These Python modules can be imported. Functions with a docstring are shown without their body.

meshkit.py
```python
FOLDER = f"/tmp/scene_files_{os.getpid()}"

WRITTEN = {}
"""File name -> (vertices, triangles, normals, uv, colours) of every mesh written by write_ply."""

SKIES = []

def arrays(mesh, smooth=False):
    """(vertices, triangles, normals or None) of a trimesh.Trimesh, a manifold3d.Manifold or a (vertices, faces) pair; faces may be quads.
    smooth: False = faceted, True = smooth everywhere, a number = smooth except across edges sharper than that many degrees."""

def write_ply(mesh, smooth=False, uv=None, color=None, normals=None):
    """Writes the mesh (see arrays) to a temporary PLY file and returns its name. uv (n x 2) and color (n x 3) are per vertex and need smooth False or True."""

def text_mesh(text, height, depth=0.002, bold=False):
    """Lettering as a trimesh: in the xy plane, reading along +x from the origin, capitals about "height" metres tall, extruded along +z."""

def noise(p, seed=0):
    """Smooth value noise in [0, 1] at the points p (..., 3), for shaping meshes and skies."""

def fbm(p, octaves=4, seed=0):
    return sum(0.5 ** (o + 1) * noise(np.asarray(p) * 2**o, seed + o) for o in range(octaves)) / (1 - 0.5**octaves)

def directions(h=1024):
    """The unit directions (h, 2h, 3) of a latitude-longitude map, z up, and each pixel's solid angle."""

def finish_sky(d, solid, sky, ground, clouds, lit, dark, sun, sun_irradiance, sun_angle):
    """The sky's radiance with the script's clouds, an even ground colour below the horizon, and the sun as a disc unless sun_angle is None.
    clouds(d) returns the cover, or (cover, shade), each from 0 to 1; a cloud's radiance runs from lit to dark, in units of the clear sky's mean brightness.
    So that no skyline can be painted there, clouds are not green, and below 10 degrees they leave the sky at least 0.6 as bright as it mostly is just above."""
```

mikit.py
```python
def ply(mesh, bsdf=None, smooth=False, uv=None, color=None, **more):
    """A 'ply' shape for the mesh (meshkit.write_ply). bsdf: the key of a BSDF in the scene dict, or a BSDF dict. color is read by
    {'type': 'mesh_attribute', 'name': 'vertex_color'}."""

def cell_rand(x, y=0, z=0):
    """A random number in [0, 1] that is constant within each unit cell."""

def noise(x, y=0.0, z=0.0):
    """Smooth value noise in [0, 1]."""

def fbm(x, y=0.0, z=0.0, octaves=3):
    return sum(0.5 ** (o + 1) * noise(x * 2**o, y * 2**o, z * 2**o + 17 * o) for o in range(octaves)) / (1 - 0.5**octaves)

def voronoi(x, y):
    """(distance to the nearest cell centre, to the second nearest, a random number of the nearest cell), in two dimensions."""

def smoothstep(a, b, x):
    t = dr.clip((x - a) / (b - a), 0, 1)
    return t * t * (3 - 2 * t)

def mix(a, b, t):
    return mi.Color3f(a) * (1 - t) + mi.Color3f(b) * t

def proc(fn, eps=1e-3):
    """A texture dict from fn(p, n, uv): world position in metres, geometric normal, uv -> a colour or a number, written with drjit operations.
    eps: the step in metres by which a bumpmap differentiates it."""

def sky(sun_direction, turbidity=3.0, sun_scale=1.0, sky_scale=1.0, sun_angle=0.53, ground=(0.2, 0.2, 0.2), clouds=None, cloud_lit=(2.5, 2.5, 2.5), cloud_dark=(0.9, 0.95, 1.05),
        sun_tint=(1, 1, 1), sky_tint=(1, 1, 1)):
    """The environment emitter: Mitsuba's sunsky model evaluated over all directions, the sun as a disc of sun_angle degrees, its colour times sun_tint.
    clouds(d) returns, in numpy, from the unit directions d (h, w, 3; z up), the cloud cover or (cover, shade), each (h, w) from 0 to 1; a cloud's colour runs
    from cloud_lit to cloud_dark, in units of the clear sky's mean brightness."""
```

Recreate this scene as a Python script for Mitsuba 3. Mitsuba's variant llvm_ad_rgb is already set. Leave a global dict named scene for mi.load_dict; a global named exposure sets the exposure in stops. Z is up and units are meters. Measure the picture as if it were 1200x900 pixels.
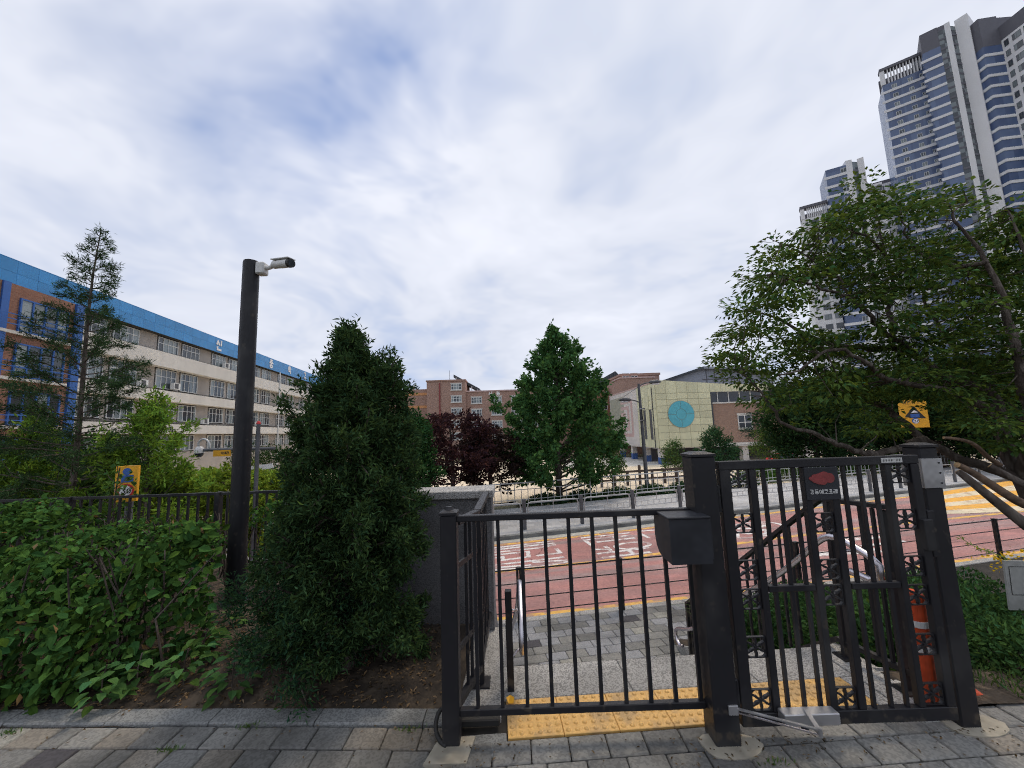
import math, random, numpy as np, trimesh, mitsuba as mi, drjit as dr, mikit, meshkit
from mikit import proc, noise, fbm, voronoi, cell_rand, smoothstep, mix
from shapely.geometry import Polygon, LineString, Point, box as sbox
from shapely.ops import unary_union
T = mi.ScalarTransform4f
random.seed(7); rng = np.random.default_rng(7)
A3 = np.array
scene, labels, used = {}, {}, {}
# ---------------------------------------------------------------- camera, sky, exposure
EYE, FOC = A3([0, 0, 1.6]), 459.0
pt, rl = math.atan(56 / 459), 0.034
FW = A3([0, math.cos(pt), math.sin(pt)])
_u = A3([0, -math.sin(pt), math.cos(pt)])
RT = A3([math.cos(rl), 0, 0]) - math.sin(rl) * _u
UP = A3([math.sin(rl), 0, 0]) + math.cos(rl) * _u
scene['camera'] = {'type': 'perspective', 'fov': math.degrees(2 * math.atan(600 / FOC)), 'fov_axis': 'x', 'near_clip': 0.05, 'far_clip': 3000.0,
                   'to_world': T().look_at(origin=EYE.tolist(), target=(EYE + FW).tolist(), up=UP.tolist())}


def cloud_fn(d):
    """broken thin cloud over nearly the whole sky, one ragged blue gap high up on the left"""
    z = np.maximum(d[..., 2], 0.0) + 0.20
    p = np.stack([d[..., 0] / z, d[..., 1] / z, np.zeros_like(z)], -1)
    w = np.stack([meshkit.fbm(p * 1.1 + 3.1, 4, 11), meshkit.fbm(p * 1.1 + 9.7, 4, 5), np.zeros_like(z)], -1) - 0.5
    q = p + w * 0.75
    big = meshkit.fbm(q * 1.0 + 0.7, 4, 2)
    streak = meshkit.fbm((q @ np.array([[.8, -.6, 0], [.6, .8, 0], [0, 0, 1]])) * np.array([1.2, 1.8, 1]), 5, 9)
    fine = meshkit.fbm(q * 4.6, 5, 21)
    gap = np.exp(-(((d - np.array([-0.28, 0.67, 0.69])) ** 2).sum(-1)) / 0.06)
    body = 0.46 * big + 0.18 * streak + 0.36 * fine
    cover = 0.92 + 1.6 * (body - 0.47) - 0.66 * gap * np.clip(1 + 5 * (0.5 - body), 0, 1.6)
    side = np.clip(-d[..., 0] * 1.1 - 0.15, 0, 1) * np.clip(d[..., 2] * 2.5, 0, 1)
    cover = cover - 0.10 * side
    shade = 0.44 + 2.3 * (0.49 - 0.45 * big - 0.2 * streak - 0.35 * fine) * 1.3 + 0.25 * np.clip(1 - d[..., 2] * 2.2, 0, 1)
    return np.clip(cover, 0.10, 0.97), np.clip(shade, 0, 1)


scene['sky_light'] = mikit.sky([0.25, 0.35, 0.9], turbidity=3, sun_scale=0.3, sun_angle=14, clouds=cloud_fn,
                               cloud_lit=(2.42, 2.48, 2.70), cloud_dark=(1.52, 1.66, 1.98), sky_tint=(.8, .98, 1.25))
exposure = 1.85


def ray(x, y):
    return RT * (x - 600) / FOC + UP * (450 - y) / FOC + FW


def gp(x, y, z=0.0):            # point of the level z under a sighting
    d = ray(x, y); return EYE + d * ((z - EYE[2]) / d[2])


def at(x, y, Y):                # point at the distance Y along a sighting
    d = ray(x, y); return EYE + d * (Y / d[1])


# ---------------------------------------------------------------- helpers
def shape(mesh, m, smooth=False, color=None): return mikit.ply(mesh, 'm_' + m, smooth, color=color)


def key(name):
    n = used.get(name, 0); used[name] = n + 1
    return name if n == 0 else f'{name}_{n:03d}'


def tag(k, label=None, cat=None, group=None, kind=None):
    d = labels.setdefault(k, {})
    for a, b in (('label', label), ('category', cat), ('group', group), ('kind', kind)):
        if b: d[a] = b
    return k


def put(name, mesh, bsdf, label=None, cat=None, group=None, kind=None, smooth=False, color=None):
    k = key(name)
    scene[k] = shape(mesh, bsdf, smooth, color=color) if not isinstance(mesh, dict) else mesh
    if label or kind or group: tag(k, label, cat, group, kind)
    return k


def thing(name, label, cat, group=None):
    return tag(key(name), label, cat, group)


def copy_tree(root, M, label=None):
    """a copy of a thing, its parts and their sub-parts, moved by the matrix M"""
    base = root if not root[-4:-3] == '_' or not root[-3:].isdigit() else root[:-4]
    r = key(base); L = labels.get(root, {})
    tag(r, label or L.get('label'), L.get('category'), L.get('group'))
    for k in [k for k in list(scene) if k == root or k.startswith(root + '__')]:
        n = r + k[len(root):]
        scene[n] = {**scene[k], 'to_world': T(M)}
        if k != root and k in labels: labels[n] = dict(labels[k])
    return r


def move(x, y, z, ang=0, s=1.0):
    c, n = math.cos(ang) * s, math.sin(ang) * s
    return A3([[c, -n, 0, x], [n, c, 0, y], [0, 0, s, z], [0, 0, 0, 1.0]])


def cat(*ms): return trimesh.util.concatenate([m for m in ms if m is not None])


def bx(x0, x1, y0, y1, z0, z1, c=0.0):
    if c <= 0:
        m = trimesh.creation.box((x1 - x0, y1 - y0, z1 - z0)); m.apply_translation(((x0 + x1) / 2, (y0 + y1) / 2, (z0 + z1) / 2)); return m
    P = []
    for X, sx in ((x0, 1), (x1, -1)):
        for Y, sy in ((y0, 1), (y1, -1)):
            for Z, sz in ((z0, 1), (z1, -1)):
                P += [(X + sx * c, Y + sy * c, Z), (X + sx * c, Y, Z + sz * c), (X, Y + sy * c, Z + sz * c)]
    return trimesh.convex.convex_hull(A3(P))


def bar(p, q, w, h, up=(0, 0, 1), c=0.0):
    """a straight bar of section w (across) x h (up) from p to q"""
    p, q = A3(p, float), A3(q, float); L = np.linalg.norm(q - p); x = (q - p) / L
    y = np.cross(up, x); y /= np.linalg.norm(y); z = np.cross(x, y)
    m = bx(0, L, -w / 2, w / 2, -h / 2, h / 2, c); M = np.eye(4); M[:3, 0], M[:3, 1], M[:3, 2], M[:3, 3] = x, y, z, p
    m.apply_transform(M); return m


def tube(P, r, sides=8, cap=True):
    P = A3(P, float); n = len(P); r = np.broadcast_to(A3(r, float), (n,))
    t = np.gradient(P, axis=0); t /= np.linalg.norm(t, axis=1, keepdims=True) + 1e-12
    a = np.cross(t[0], [0, 0, 1] if abs(t[0][2]) < 0.9 else [1, 0, 0]); a /= np.linalg.norm(a)
    ang = np.arange(sides) * 2 * np.pi / sides; V = []
    for i in range(n):
        a = a - t[i] * (a @ t[i]); a /= np.linalg.norm(a) + 1e-12; b = np.cross(t[i], a)
        V.append(P[i] + r[i] * (np.cos(ang)[:, None] * a + np.sin(ang)[:, None] * b))
    V = np.vstack(V); i, j = np.meshgrid(np.arange(n - 1), np.arange(sides), indexing='ij'); k = (j + 1) % sides
    q = np.stack([i * sides + j, i * sides + k, (i + 1) * sides + k, (i + 1) * sides + j], -1).reshape(-1, 4)
    F = [q[:, [0, 1, 2]], q[:, [0, 2, 3]]]
    if cap:
        V = np.vstack([V, P[0], P[-1]]); jj = np.arange(sides); kk = (jj + 1) % sides; e = (n - 1) * sides
        F += [np.stack([kk, jj, jj * 0 + n * sides], 1), np.stack([e + jj, e + kk, jj * 0 + n * sides + 1], 1)]
    return trimesh.Trimesh(V, np.vstack(F), process=False)


def curve(P, n=24):
    """a smooth path through the points"""
    from scipy.interpolate import CubicSpline
    P = A3(P, float); s = np.r_[0, np.cumsum(np.linalg.norm(np.diff(P, axis=0), axis=1))]
    return CubicSpline(s, P)(np.linspace(0, s[-1], n))


def lathe(prof, n=20, center=(0, 0, 0)):
    m = trimesh.creation.revolve(A3(prof, float), sections=n); m.apply_translation(center); return m


def flat(poly, z, thick=None):
    """a level sheet (or slab) from a shapely shape"""
    ms = []
    for g in getattr(poly, 'geoms', [poly]):
        if g.is_empty or g.area < 1e-7: continue
        m = trimesh.creation.extrude_polygon(g, thick or 0.002, engine='earcut')
        m.apply_translation((0, 0, z - (thick or 0.002))); ms.append(m)
    return cat(*ms)


def place2(m, o, x, y):
    """puts a mesh modelled in the xy plane (thickness z) onto a plane with origin o and axes x, y"""
    x, y = A3(x, float), A3(y, float); x /= np.linalg.norm(x); y /= np.linalg.norm(y); M = np.eye(4)
    M[:3, 0], M[:3, 1], M[:3, 2], M[:3, 3] = x, y, np.cross(x, y), o
    m = m.copy(); m.apply_transform(M); return m


# Korean syllables as strokes
_C = {'ㄱ': [[(0, 1), (1, 1), (.9, 0)]], 'ㄴ': [[(0, 1), (0, 0), (1, 0)]], 'ㄷ': [[(1, 1), (0, 1), (0, 0), (1, 0)]], 'ㄹ': [[(0, 1), (1, 1), (1, .5), (0, .5), (0, 0), (1, 0)]],
      'ㅁ': [[(0, 0), (0, 1), (1, 1), (1, 0), (0, 0)]], 'ㅅ': [[(.5, 1), (0, 0)], [(.5, .65), (1, 0)]], 'ㅇ': [[(.5 + .5 * math.cos(a), .5 + .5 * math.sin(a)) for a in np.linspace(0, 6.2832, 15)]],
      'ㅈ': [[(0, 1), (1, 1)], [(.5, 1), (0, 0)], [(.5, .65), (1, 0)]], 'ㅋ': [[(0, 1), (1, 1), (.9, 0)], [(0, .52), (.95, .52)]], 'ㅊ': [[(.3, 1.2), (.7, 1.2)], [(0, .9), (1, .9)], [(.5, .9), (0, 0)], [(.5, .6), (1, 0)]],
      'ㅍ': [[(0, 1), (1, 1)], [(.28, 1), (.28, 0)], [(.72, 1), (.72, 0)], [(0, 0), (1, 0)]], 'ㅎ': [[(.3, 1.1), (.7, 1.1)], [(0, .82), (1, .82)], [(.5 + .32 * math.cos(a), .32 + .32 * math.sin(a)) for a in np.linspace(0, 6.2832, 13)]]}
_V = {'ㅏ': [[(.3, 1), (.3, 0)], [(.3, .5), (.9, .5)]], 'ㅓ': [[(.6, 1), (.6, 0)], [(0, .5), (.6, .5)]], 'ㅣ': [[(.5, 1), (.5, 0)]], 'ㅔ': [[(.4, 1), (.4, 0)], [(-.1, .5), (.4, .5)], [(.95, 1), (.95, 0)]],
      'ㅐ': [[(.2, 1), (.2, 0)], [(.2, .5), (.8, .5)], [(.8, 1), (.8, 0)]], 'ㅗ': [[(0, 0), (1, 0)], [(.5, 0), (.5, .8)]], 'ㅛ': [[(0, 0), (1, 0)], [(.33, 0), (.33, .8)], [(.67, 0), (.67, .8)]], 'ㅜ': [[(0, 1), (1, 1)], [(.5, 1), (.5, 0)]], 'ㅡ': [[(0, .5), (1, .5)]]}


def hangul(text, size, w=0.1):
    """text: jamo groups like 'ㅅㅣㄴ' separated by spaces -> a shapely shape, syllables 'size' high from the origin along +x"""
    out = []
    for n, syl in enumerate(text.split()):
        side = syl[1] in 'ㅏㅓㅣㅔㅐ'; fin = len(syl) > 2
        if side: b = [(0.08, .48 if fin else .12, .42, .46 if fin else .76), (.58, .46 if fin else .02, .36, .54 if fin else .96)]
        else: b = [(.2, .62 if fin else .48, .6, .34 if fin else .44), (.04, .42 if fin else .08, .92, .16 if fin else .34)]
        if fin: b.append((.2, .03, .62, .3))
        for j, (x0, y0, ww, hh) in zip(syl, b):
            for st in (_C if j in _C else _V)[j]:
                out.append(LineString([((n * 1.08 + x0 + x * ww) * size, (y0 + y * hh) * size) for x, y in st]).buffer(w * size / 2, cap_style=2, join_style=2))
    return unary_union(out)


def ext(shape, d):
    return cat(*[trimesh.creation.extrude_polygon(g, d, engine='earcut') for g in getattr(shape, 'geoms', [shape]) if g.area > 1e-9])


# ---------------------------------------------------------------- materials
def mat(name, d): scene['m_' + name] = d; return name


def pr(c, rough=.6, metal=0., spec=.5, **k):
    return {'type': 'principled', 'base_color': c if isinstance(c, dict) else {'type': 'rgb', 'value': list(c)}, 'roughness': rough, 'metallic': metal, 'specular': spec, **k}


def varied(c, amt=.25, s=3., dark=None, fine=40.):
    """a colour with broad stains and fine grain"""
    c2 = dark or tuple(x * (1 - amt) for x in c)
    return proc(lambda p, n, uv: mix(c, c2, smoothstep(.35, .7, fbm(p.x * s, p.y * s, p.z * s, 4))) * (0.9 + 0.2 * noise(p.x * fine, p.y * fine, p.z * fine)))


def speck(c, c2, s=160., amt=.5, stain=(.62, 1.)):
    return proc(lambda p, n, uv: mix(c, c2, amt * smoothstep(.42, .62, noise(p.x * s, p.y * s, p.z * s))) * (stain[0] + (stain[1] - stain[0]) * smoothstep(.25, .6, fbm(p.x * 2.3, p.y * 2.3, p.z * 2.3, 4))))


def two(d): return {'type': 'twosided', 'bsdf': d}


mat('black_paint', two(pr(proc(lambda p, n, uv: mix(mix((.013, .013, .016), (.032, .032, .033), smoothstep(.5, .8, fbm(p.x * 5, p.y * 5, p.z * 3, 4))), (.055, .046, .037), smoothstep(.66, .90, fbm(p.x * 26, p.y * 26, p.z * 18, 4) + .20 * smoothstep(.22, 0., p.z)))), .45, 0, .32)))
mat('dark_paint', two(pr(varied((.024, .026, .032), .3, 6.), .5, 0, .35)))
mat('black_rubber', two(pr((.012, .012, .012), .7)))
mat('steel', two({'type': 'roughconductor', 'material': 'Cr', 'alpha': .18}))
mat('brushed_metal', two(pr(varied((.42, .42, .43), .25, 9.), .42, .75)))
mat('silver_paint', two(pr(varied((.46, .47, .47), .25, 2.), .45, .3)))
mat('grey_post', two(pr(varied((.09, .095, .105), .3, 4.), .55)))
mat('plate_white', two(pr(varied((.55, .55, .53), .2, 20.), .6)))
mat('granite_dark', two(pr(speck((.15, .15, .157), (.06, .06, .063), 170, .7, (.7, 1.)), .7)))
mat('granite_light', two(pr(speck((.37, .365, .35), (.14, .136, .13), 150, .75, (.72, 1.)), .75)))
mat('kerb_stone', two(pr(speck((.205, .212, .21), (.10, .105, .105), 140, .7, (.6, 1.)), .8)))
for nm, c in (('paver_grey', (.20, .198, .185)), ('paver_mid', (.155, .155, .148)), ('paver_warm', (.195, .178, .152)), ('paver_dark', (.055, .052, .058)), ('paver_pale', (.27, .265, .235)), ('paver_blue', (.235, .24, .25))):
    mat(nm, two({'type': 'bumpmap', 'bump': proc(lambda p, n, uv: .004 * noise(p.x * 90, p.y * 90, p.z * 90) + .01 * fbm(p.x * 14, p.y * 14, 0, 2)), 'scale': 1., 'bsdf': pr(speck(c, tuple(x * .6 for x in c), 110, .6, (.62, 1.08)), .85)}))
mat('joint_dirt', two(pr(varied((.035, .031, .026), .4, 9.), .95)))
mat('concrete_patch', two(pr(varied((.30, .275, .22), .3, 12.), .9)))
mat('concrete', two(pr(varied((.36, .36, .34), .25, 1.2), .85)))
mat('gutter_concrete', two(pr(varied((.36, .35, .31), .35, .9), .85)))
mat('tactile_yellow', two(pr(proc(lambda p, n, uv: mix((.58, .35, .11), (.40, .26, .11), smoothstep(.42, .66, fbm(p.x * 7, p.y * 7, 0, 4))) * (.88 + .2 * noise(p.x * 120, p.y * 120))), .62)))
mat('soil', two({'type': 'bumpmap', 'bump': proc(lambda p, n, uv: .05 * fbm(p.x * 18, p.y * 18, p.z * 18, 4)), 'scale': 1., 'bsdf': pr(proc(lambda p, n, uv: mix((.030, .023, .017), (.08, .060, .041), smoothstep(.4, .68, fbm(p.x * 11, p.y * 11, p.z * 9, 4)))), .95)}))
mat('sand', two(pr(proc(lambda p, n, uv: mix((.52, .44, .33), (.42, .36, .26), smoothstep(.4, .7, fbm(p.x * .25, p.y * .25, 0, 4)))), .95)))
mat('earth', two(pr(proc(lambda p, n, uv: mix((.10, .11, .06), (.17, .15, .09), fbm(p.x * .6, p.y * .6, 0, 4))), .95)))
mat('yard_paving', two(pr(varied((.38, .37, .34), .25, .4), .9)))


def road_col(p, n, uv):
    w = fbm(p.x * .5, p.y * 2.5, 0, 4)
    v = p.y - .2 * p.x                     # tyre tracks run along the road
    c = mix((.345, .165, .15), (.29, .155, .145), smoothstep(.35, .7, w))
    c = mix(c, (.25, .19, .185), .75 * smoothstep(.42, .66, fbm(v * 3.2, p.x * .05, 3., 3)))
    a, b, _ = voronoi(p.x * .55 + .3 * noise(p.x * 3, p.y * 3), p.y * .8 + .3 * noise(p.x * 3, p.y * 3, 5.))
    c = c * (1 - .45 * smoothstep(.022, .004, b - a) * smoothstep(.45, .6, noise(p.x * .7, p.y * .7)))
    c = c * (.70 + .55 * fbm(p.x * .8, p.y * 1.6, 2., 4))
    return c * (.86 + .28 * noise(p.x * 30, p.y * 30))


mat('red_road', two(pr(proc(road_col), .8)))


def worn(c, under=(.32, .17, .16), t0=.56, t1=.7):
    return proc(lambda p, n, uv: mix(c, under, .8 * smoothstep(t0, t1, fbm(p.x * 6, p.y * 6, 0, 4))) * (.9 + .15 * noise(p.x * 40, p.y * 40)))


mat('road_white', two(pr(worn((.60, .58, .56), (.30, .18, .17), .50, .68), .75)))
mat('road_yellow', two(pr(worn((.62, .36, .08), (.28, .18, .16), .50, .70), .75)))
mat('road_orange', two(pr(worn((.66, .34, .05), (.45, .26, .12), .55, .75), .75)))
mat('road_cream', two(pr(worn((.60, .52, .36), (.40, .30, .2), .5, .7), .75)))
mat('sidewalk_far', two(pr(proc(lambda p, n, uv: mi.Color3f(.33, .33, .33) * (.8 + .3 * cell_rand(dr.floor(p.x / .6 + .5 * dr.floor(p.y / .3)), dr.floor(p.y / .3))) * (.85 + .3 * fbm(p.x * .8, p.y * .8, 0, 3))), .85)))
mat('bark', two({'type': 'bumpmap', 'bump': proc(lambda p, n, uv: .03 * fbm(p.x * 40, p.y * 40, p.z * 9, 3)), 'scale': 1., 'bsdf': pr(proc(lambda p, n, uv: mix((.055, .042, .034), (.12, .10, .085), smoothstep(.4, .7, fbm(p.x * 22, p.y * 22, p.z * 5, 3)))), .9)}))
mat('sawn_wood', two(pr(varied((.38, .25, .13), .4, 25.), .85)))
mat('brown_bark', two(pr(varied((.16, .105, .07), .45, 14.), .9)))
mat('timber', two(pr(varied((.075, .055, .045), .3, 3.), .8)))


def leafmat(name, trans=.5, rough=.5):
    mat(name, {'type': 'principledthin', 'base_color': {'type': 'mesh_attribute', 'name': 'vertex_color'}, 'roughness': rough, 'diff_trans': trans, 'spec_trans': 0., 'eta': 1.35})


leafmat('leaf_matte', .55, .6)
leafmat('leaf_gloss', .45, .38)
mat('blue_fascia', two(pr(varied((.035, .22, .52), .12, .3), .35)))
mat('blue_column', two(pr((.025, .10, .34), .45)))
mat('cream_wall', two(pr(proc(lambda p, n, uv: mi.Color3f(.40, .365, .33) * (.72 + .36 * fbm(p.x * 1.4, p.y * 1.4, p.z * .12, 4)) * (.9 + .15 * fbm(p.x * .3, p.y * .3, p.z * .3, 3))), .85)))
mat('white_band', two(pr(proc(lambda p, n, uv: mi.Color3f(.60, .585, .55) * (.80 + .26 * fbm(p.x * 1.6, p.y * 1.6, p.z * .15, 4))), .8)))
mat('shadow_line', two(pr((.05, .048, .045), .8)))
mat('window_frame', two(pr((.62, .64, .64), .5)))
mat('window_glass', two(pr(proc(lambda p, n, uv: mix((.035, .045, .055), (.20, .24, .25), smoothstep(.5, .58, cell_rand(p.x * 1.3, p.y * 1.3, dr.floor(p.z * .33))))), .06, 0, .7)))
mat('dark_glass', two(pr((.02, .025, .035), .06, 0, .7)))


def brick(c1, c2, mortar, bw=.24, bh=.075):
    def f(p, n, uv):
        s = dr.select(dr.abs(n.x) > dr.abs(n.y), p.y, p.x); row = dr.floor(p.z / bh); u = s / bw + .5 * (row - 2 * dr.floor(row / 2))
        fu, fv = u - dr.floor(u), p.z / bh - row
        j = dr.minimum(dr.minimum(fu, 1 - fu) * bw, dr.minimum(fv, 1 - fv) * bh)
        return mix(mortar, mix(c1, c2, cell_rand(dr.floor(u), row)), .35 + .65 * smoothstep(.003, .012, j)) * (.86 + .28 * fbm(p.x * .2, p.y * .2, p.z * .2, 3))
    return proc(f)


mat('red_brick', two(pr(brick((.20, .085, .055), (.26, .125, .085), (.20, .16, .13)), .85)))
mat('brown_brick', two(pr(brick((.27, .155, .115), (.37, .235, .19), (.33, .27, .24)), .85)))
mat('tan_brick', two(pr(brick((.235, .145, .11), (.31, .20, .15), (.28, .23, .20)), .85)))
mat('orange_band', two(pr((.55, .27, .12), .8)))
mat('pale_yellow_panel', two(pr(varied((.60, .60, .41), .08, .2), .55)))
for i, f in enumerate((.90, .96, 1.04)): mat(f'pale_yellow_panel_{i}', two(pr(proc((lambda c: lambda p, n, uv: mi.Color3f(*c) * (.80 + .26 * fbm(p.x * 1.2, p.y * 1.2, p.z * .14, 4)))((.60 * f, .60 * f, .41 * f))), .55))); mat(f'blue_fascia_{i}', two(pr(proc((lambda c: lambda p, n, uv: mi.Color3f(*c) * (.84 + .22 * fbm(p.x * 1.2, p.y * 1.2, p.z * .3, 3)))((.035 * f, .23 * f, .54 * f))), .35)))
mat('panel_joint', two(pr((.30, .30, .24), .8)))
mat('teal_panel', two(pr(varied((.09, .40, .50), .1, .5), .45)))
mat('pale_tile', two(pr(varied((.56, .53, .50), .1, .4), .7)))
mat('pink_tile', two(pr(varied((.50, .36, .34), .1, .4), .7)))
mat('grey_roof', two(pr(varied((.26, .28, .33), .15, .3), .5, .3)))
mat('dark_roof', two(pr(varied((.06, .07, .08), .3, .4), .5, .2)))
mat('blue_base', two(pr((.05, .11, .30), .6)))
mat('tower_white', two(pr(varied((.66, .66, .67), .07, .05), .7)))
mat('tower_blue', two(pr(proc(lambda p, n, uv: mix((.045, .075, .165), (.095, .14, .25), cell_rand(dr.floor(p.x * .4), dr.floor(p.y * .4), dr.floor(p.z / 3.34)))), .28, 0, .6)))
mat('tower_grey', two(pr(varied((.105, .105, .125), .1, .05), .6)))
mat('tower_glass', two(pr(proc(lambda p, n, uv: mix((.03, .04, .05), (.16, .19, .20), .8 * smoothstep(.55, .6, cell_rand(p.x * .7, p.y * .7, dr.floor(p.z / 3.34))))), .07, 0, .7)))
mat('sign_yellow', two(pr(varied((.72, .36, .015), .1, 4.), .5)))
mat('sign_red', two(pr((.50, .03, .03), .5)))
mat('sign_white', two(pr((.72, .72, .72), .5)))
mat('sign_black', two(pr((.015, .015, .015), .5)))
mat('sign_blue', two(pr((.03, .10, .35), .5)))
mat('orange_plastic', two(pr(varied((.62, .085, .025), .15, 8.), .45)))
mat('dull_red', two(pr(varied((.23, .035, .035), .2, 30.), .5)))
mat('car_red', two(pr((.45, .03, .03), .25, clearcoat=.6)))
mat('camera_white', two(pr((.55, .55, .54), .45)))
mat('white_cloth', two(pr((.7, .7, .69), .8)))

# ---------------------------------------------------------------- ground, road, pavements
ROAD, WALK = -1.72, -1.60


def grid(x0, x1, y0, y1, nx, ny, zf, keep=None):
    X, Y = np.meshgrid(np.linspace(x0, x1, nx), np.linspace(y0, y1, ny), indexing='ij'); Z = zf(X, Y)
    V = np.stack([X, Y, Z], -1).reshape(-1, 3); i, j = np.meshgrid(np.arange(nx - 1), np.arange(ny - 1), indexing='ij')
    a = i * ny + j; Q = np.stack([a, a + ny, a + ny + 1, a + 1], -1).reshape(-1, 4)
    return trimesh.Trimesh(V, np.vstack([Q[:, [0, 1, 2]], Q[:, [0, 2, 3]]]), process=False)


def yard_z(X, Y):
    s = np.clip((Y - .2 * X - 20) / 36, 0, 1)
    return -1.82 - 2.1 * s * s * (3 - 2 * s)


put('ground', grid(-420, 520, -60, 700, 95, 77, lambda X, Y: yard_z(X, Y) - .12), 'earth', kind='structure', smooth=True)
yard = grid(-60, 120, 17, 75, 91, 59, lambda X, Y: yard_z(X, Y))
keep = (yard.triangles_center[:, 1] - .2 * yard.triangles_center[:, 0]) > 19.5
yard = trimesh.Trimesh(yard.vertices, yard.faces[keep], process=False)
put('sand_yard', yard, 'sand', kind='structure', smooth=True)


def px_line(P, z): return A3([gp(x, y, z)[:2] for x, y in P])


def extend(L, a=40., b=60.):
    d0 = (L[0] - L[1]) / np.linalg.norm(L[0] - L[1]); d1 = (L[-1] - L[-2]) / np.linalg.norm(L[-1] - L[-2])
    return np.vstack([L[0] + d0 * a, L, L[-1] + d1 * b])


near_l = extend(px_line([(577, 728), (910, 690), (1150, 655)], ROAD))
far_k = extend(px_line([(574, 635), (704, 621), (800, 609), (908, 597), (1015, 584)], ROAD))
mid_l = extend(px_line([(574, 671), (704, 658), (764, 650), (987, 621), (1045, 615)], ROAD))
far_y = extend(px_line([(574, 640), (704, 626), (838, 609), (940, 597), (1000, 590)], ROAD))


def off(L, d):
    g = LineString(L).offset_curve(d); c = A3(g.coords); return c if np.linalg.norm(c[0] - L[0]) < np.linalg.norm(c[-1] - L[0]) else c[::-1]


def between(L1, L2): return Polygon(np.vstack([L1, L2[::-1]])).buffer(0)


road = put('road', flat(between(off(near_l, -.25), off(far_k, -.02)), ROAD, .1), 'red_road', kind='structure')


def stroke(L, w): return LineString(L).buffer(w / 2, cap_style=2)


def mark(name, shape, m='road_white', dz=.004): return put(f'{road}__{name}', flat(shape, ROAD + dz), m)


mark('yellow_line', stroke(off(near_l, .05), .12), 'road_yellow'); mark('yellow_line', stroke(off(near_l, -.15), .13), 'road_yellow')
mark('yellow_line', stroke(mid_l, .16), 'road_yellow'); mark('yellow_line', stroke(far_y, .15), 'road_yellow')
put('gutter', flat(between(off(far_y, .12), off(far_k, .0)), ROAD + .004, .05), 'gutter_concrete', kind='structure')


def zl(P, ox, oy, w=.2, s=8.18): return LineString([gp(ox + x / s, oy + y / s, ROAD)[:2] for x, y in P]).buffer(w / 2, cap_style=2, join_style=2)


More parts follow.
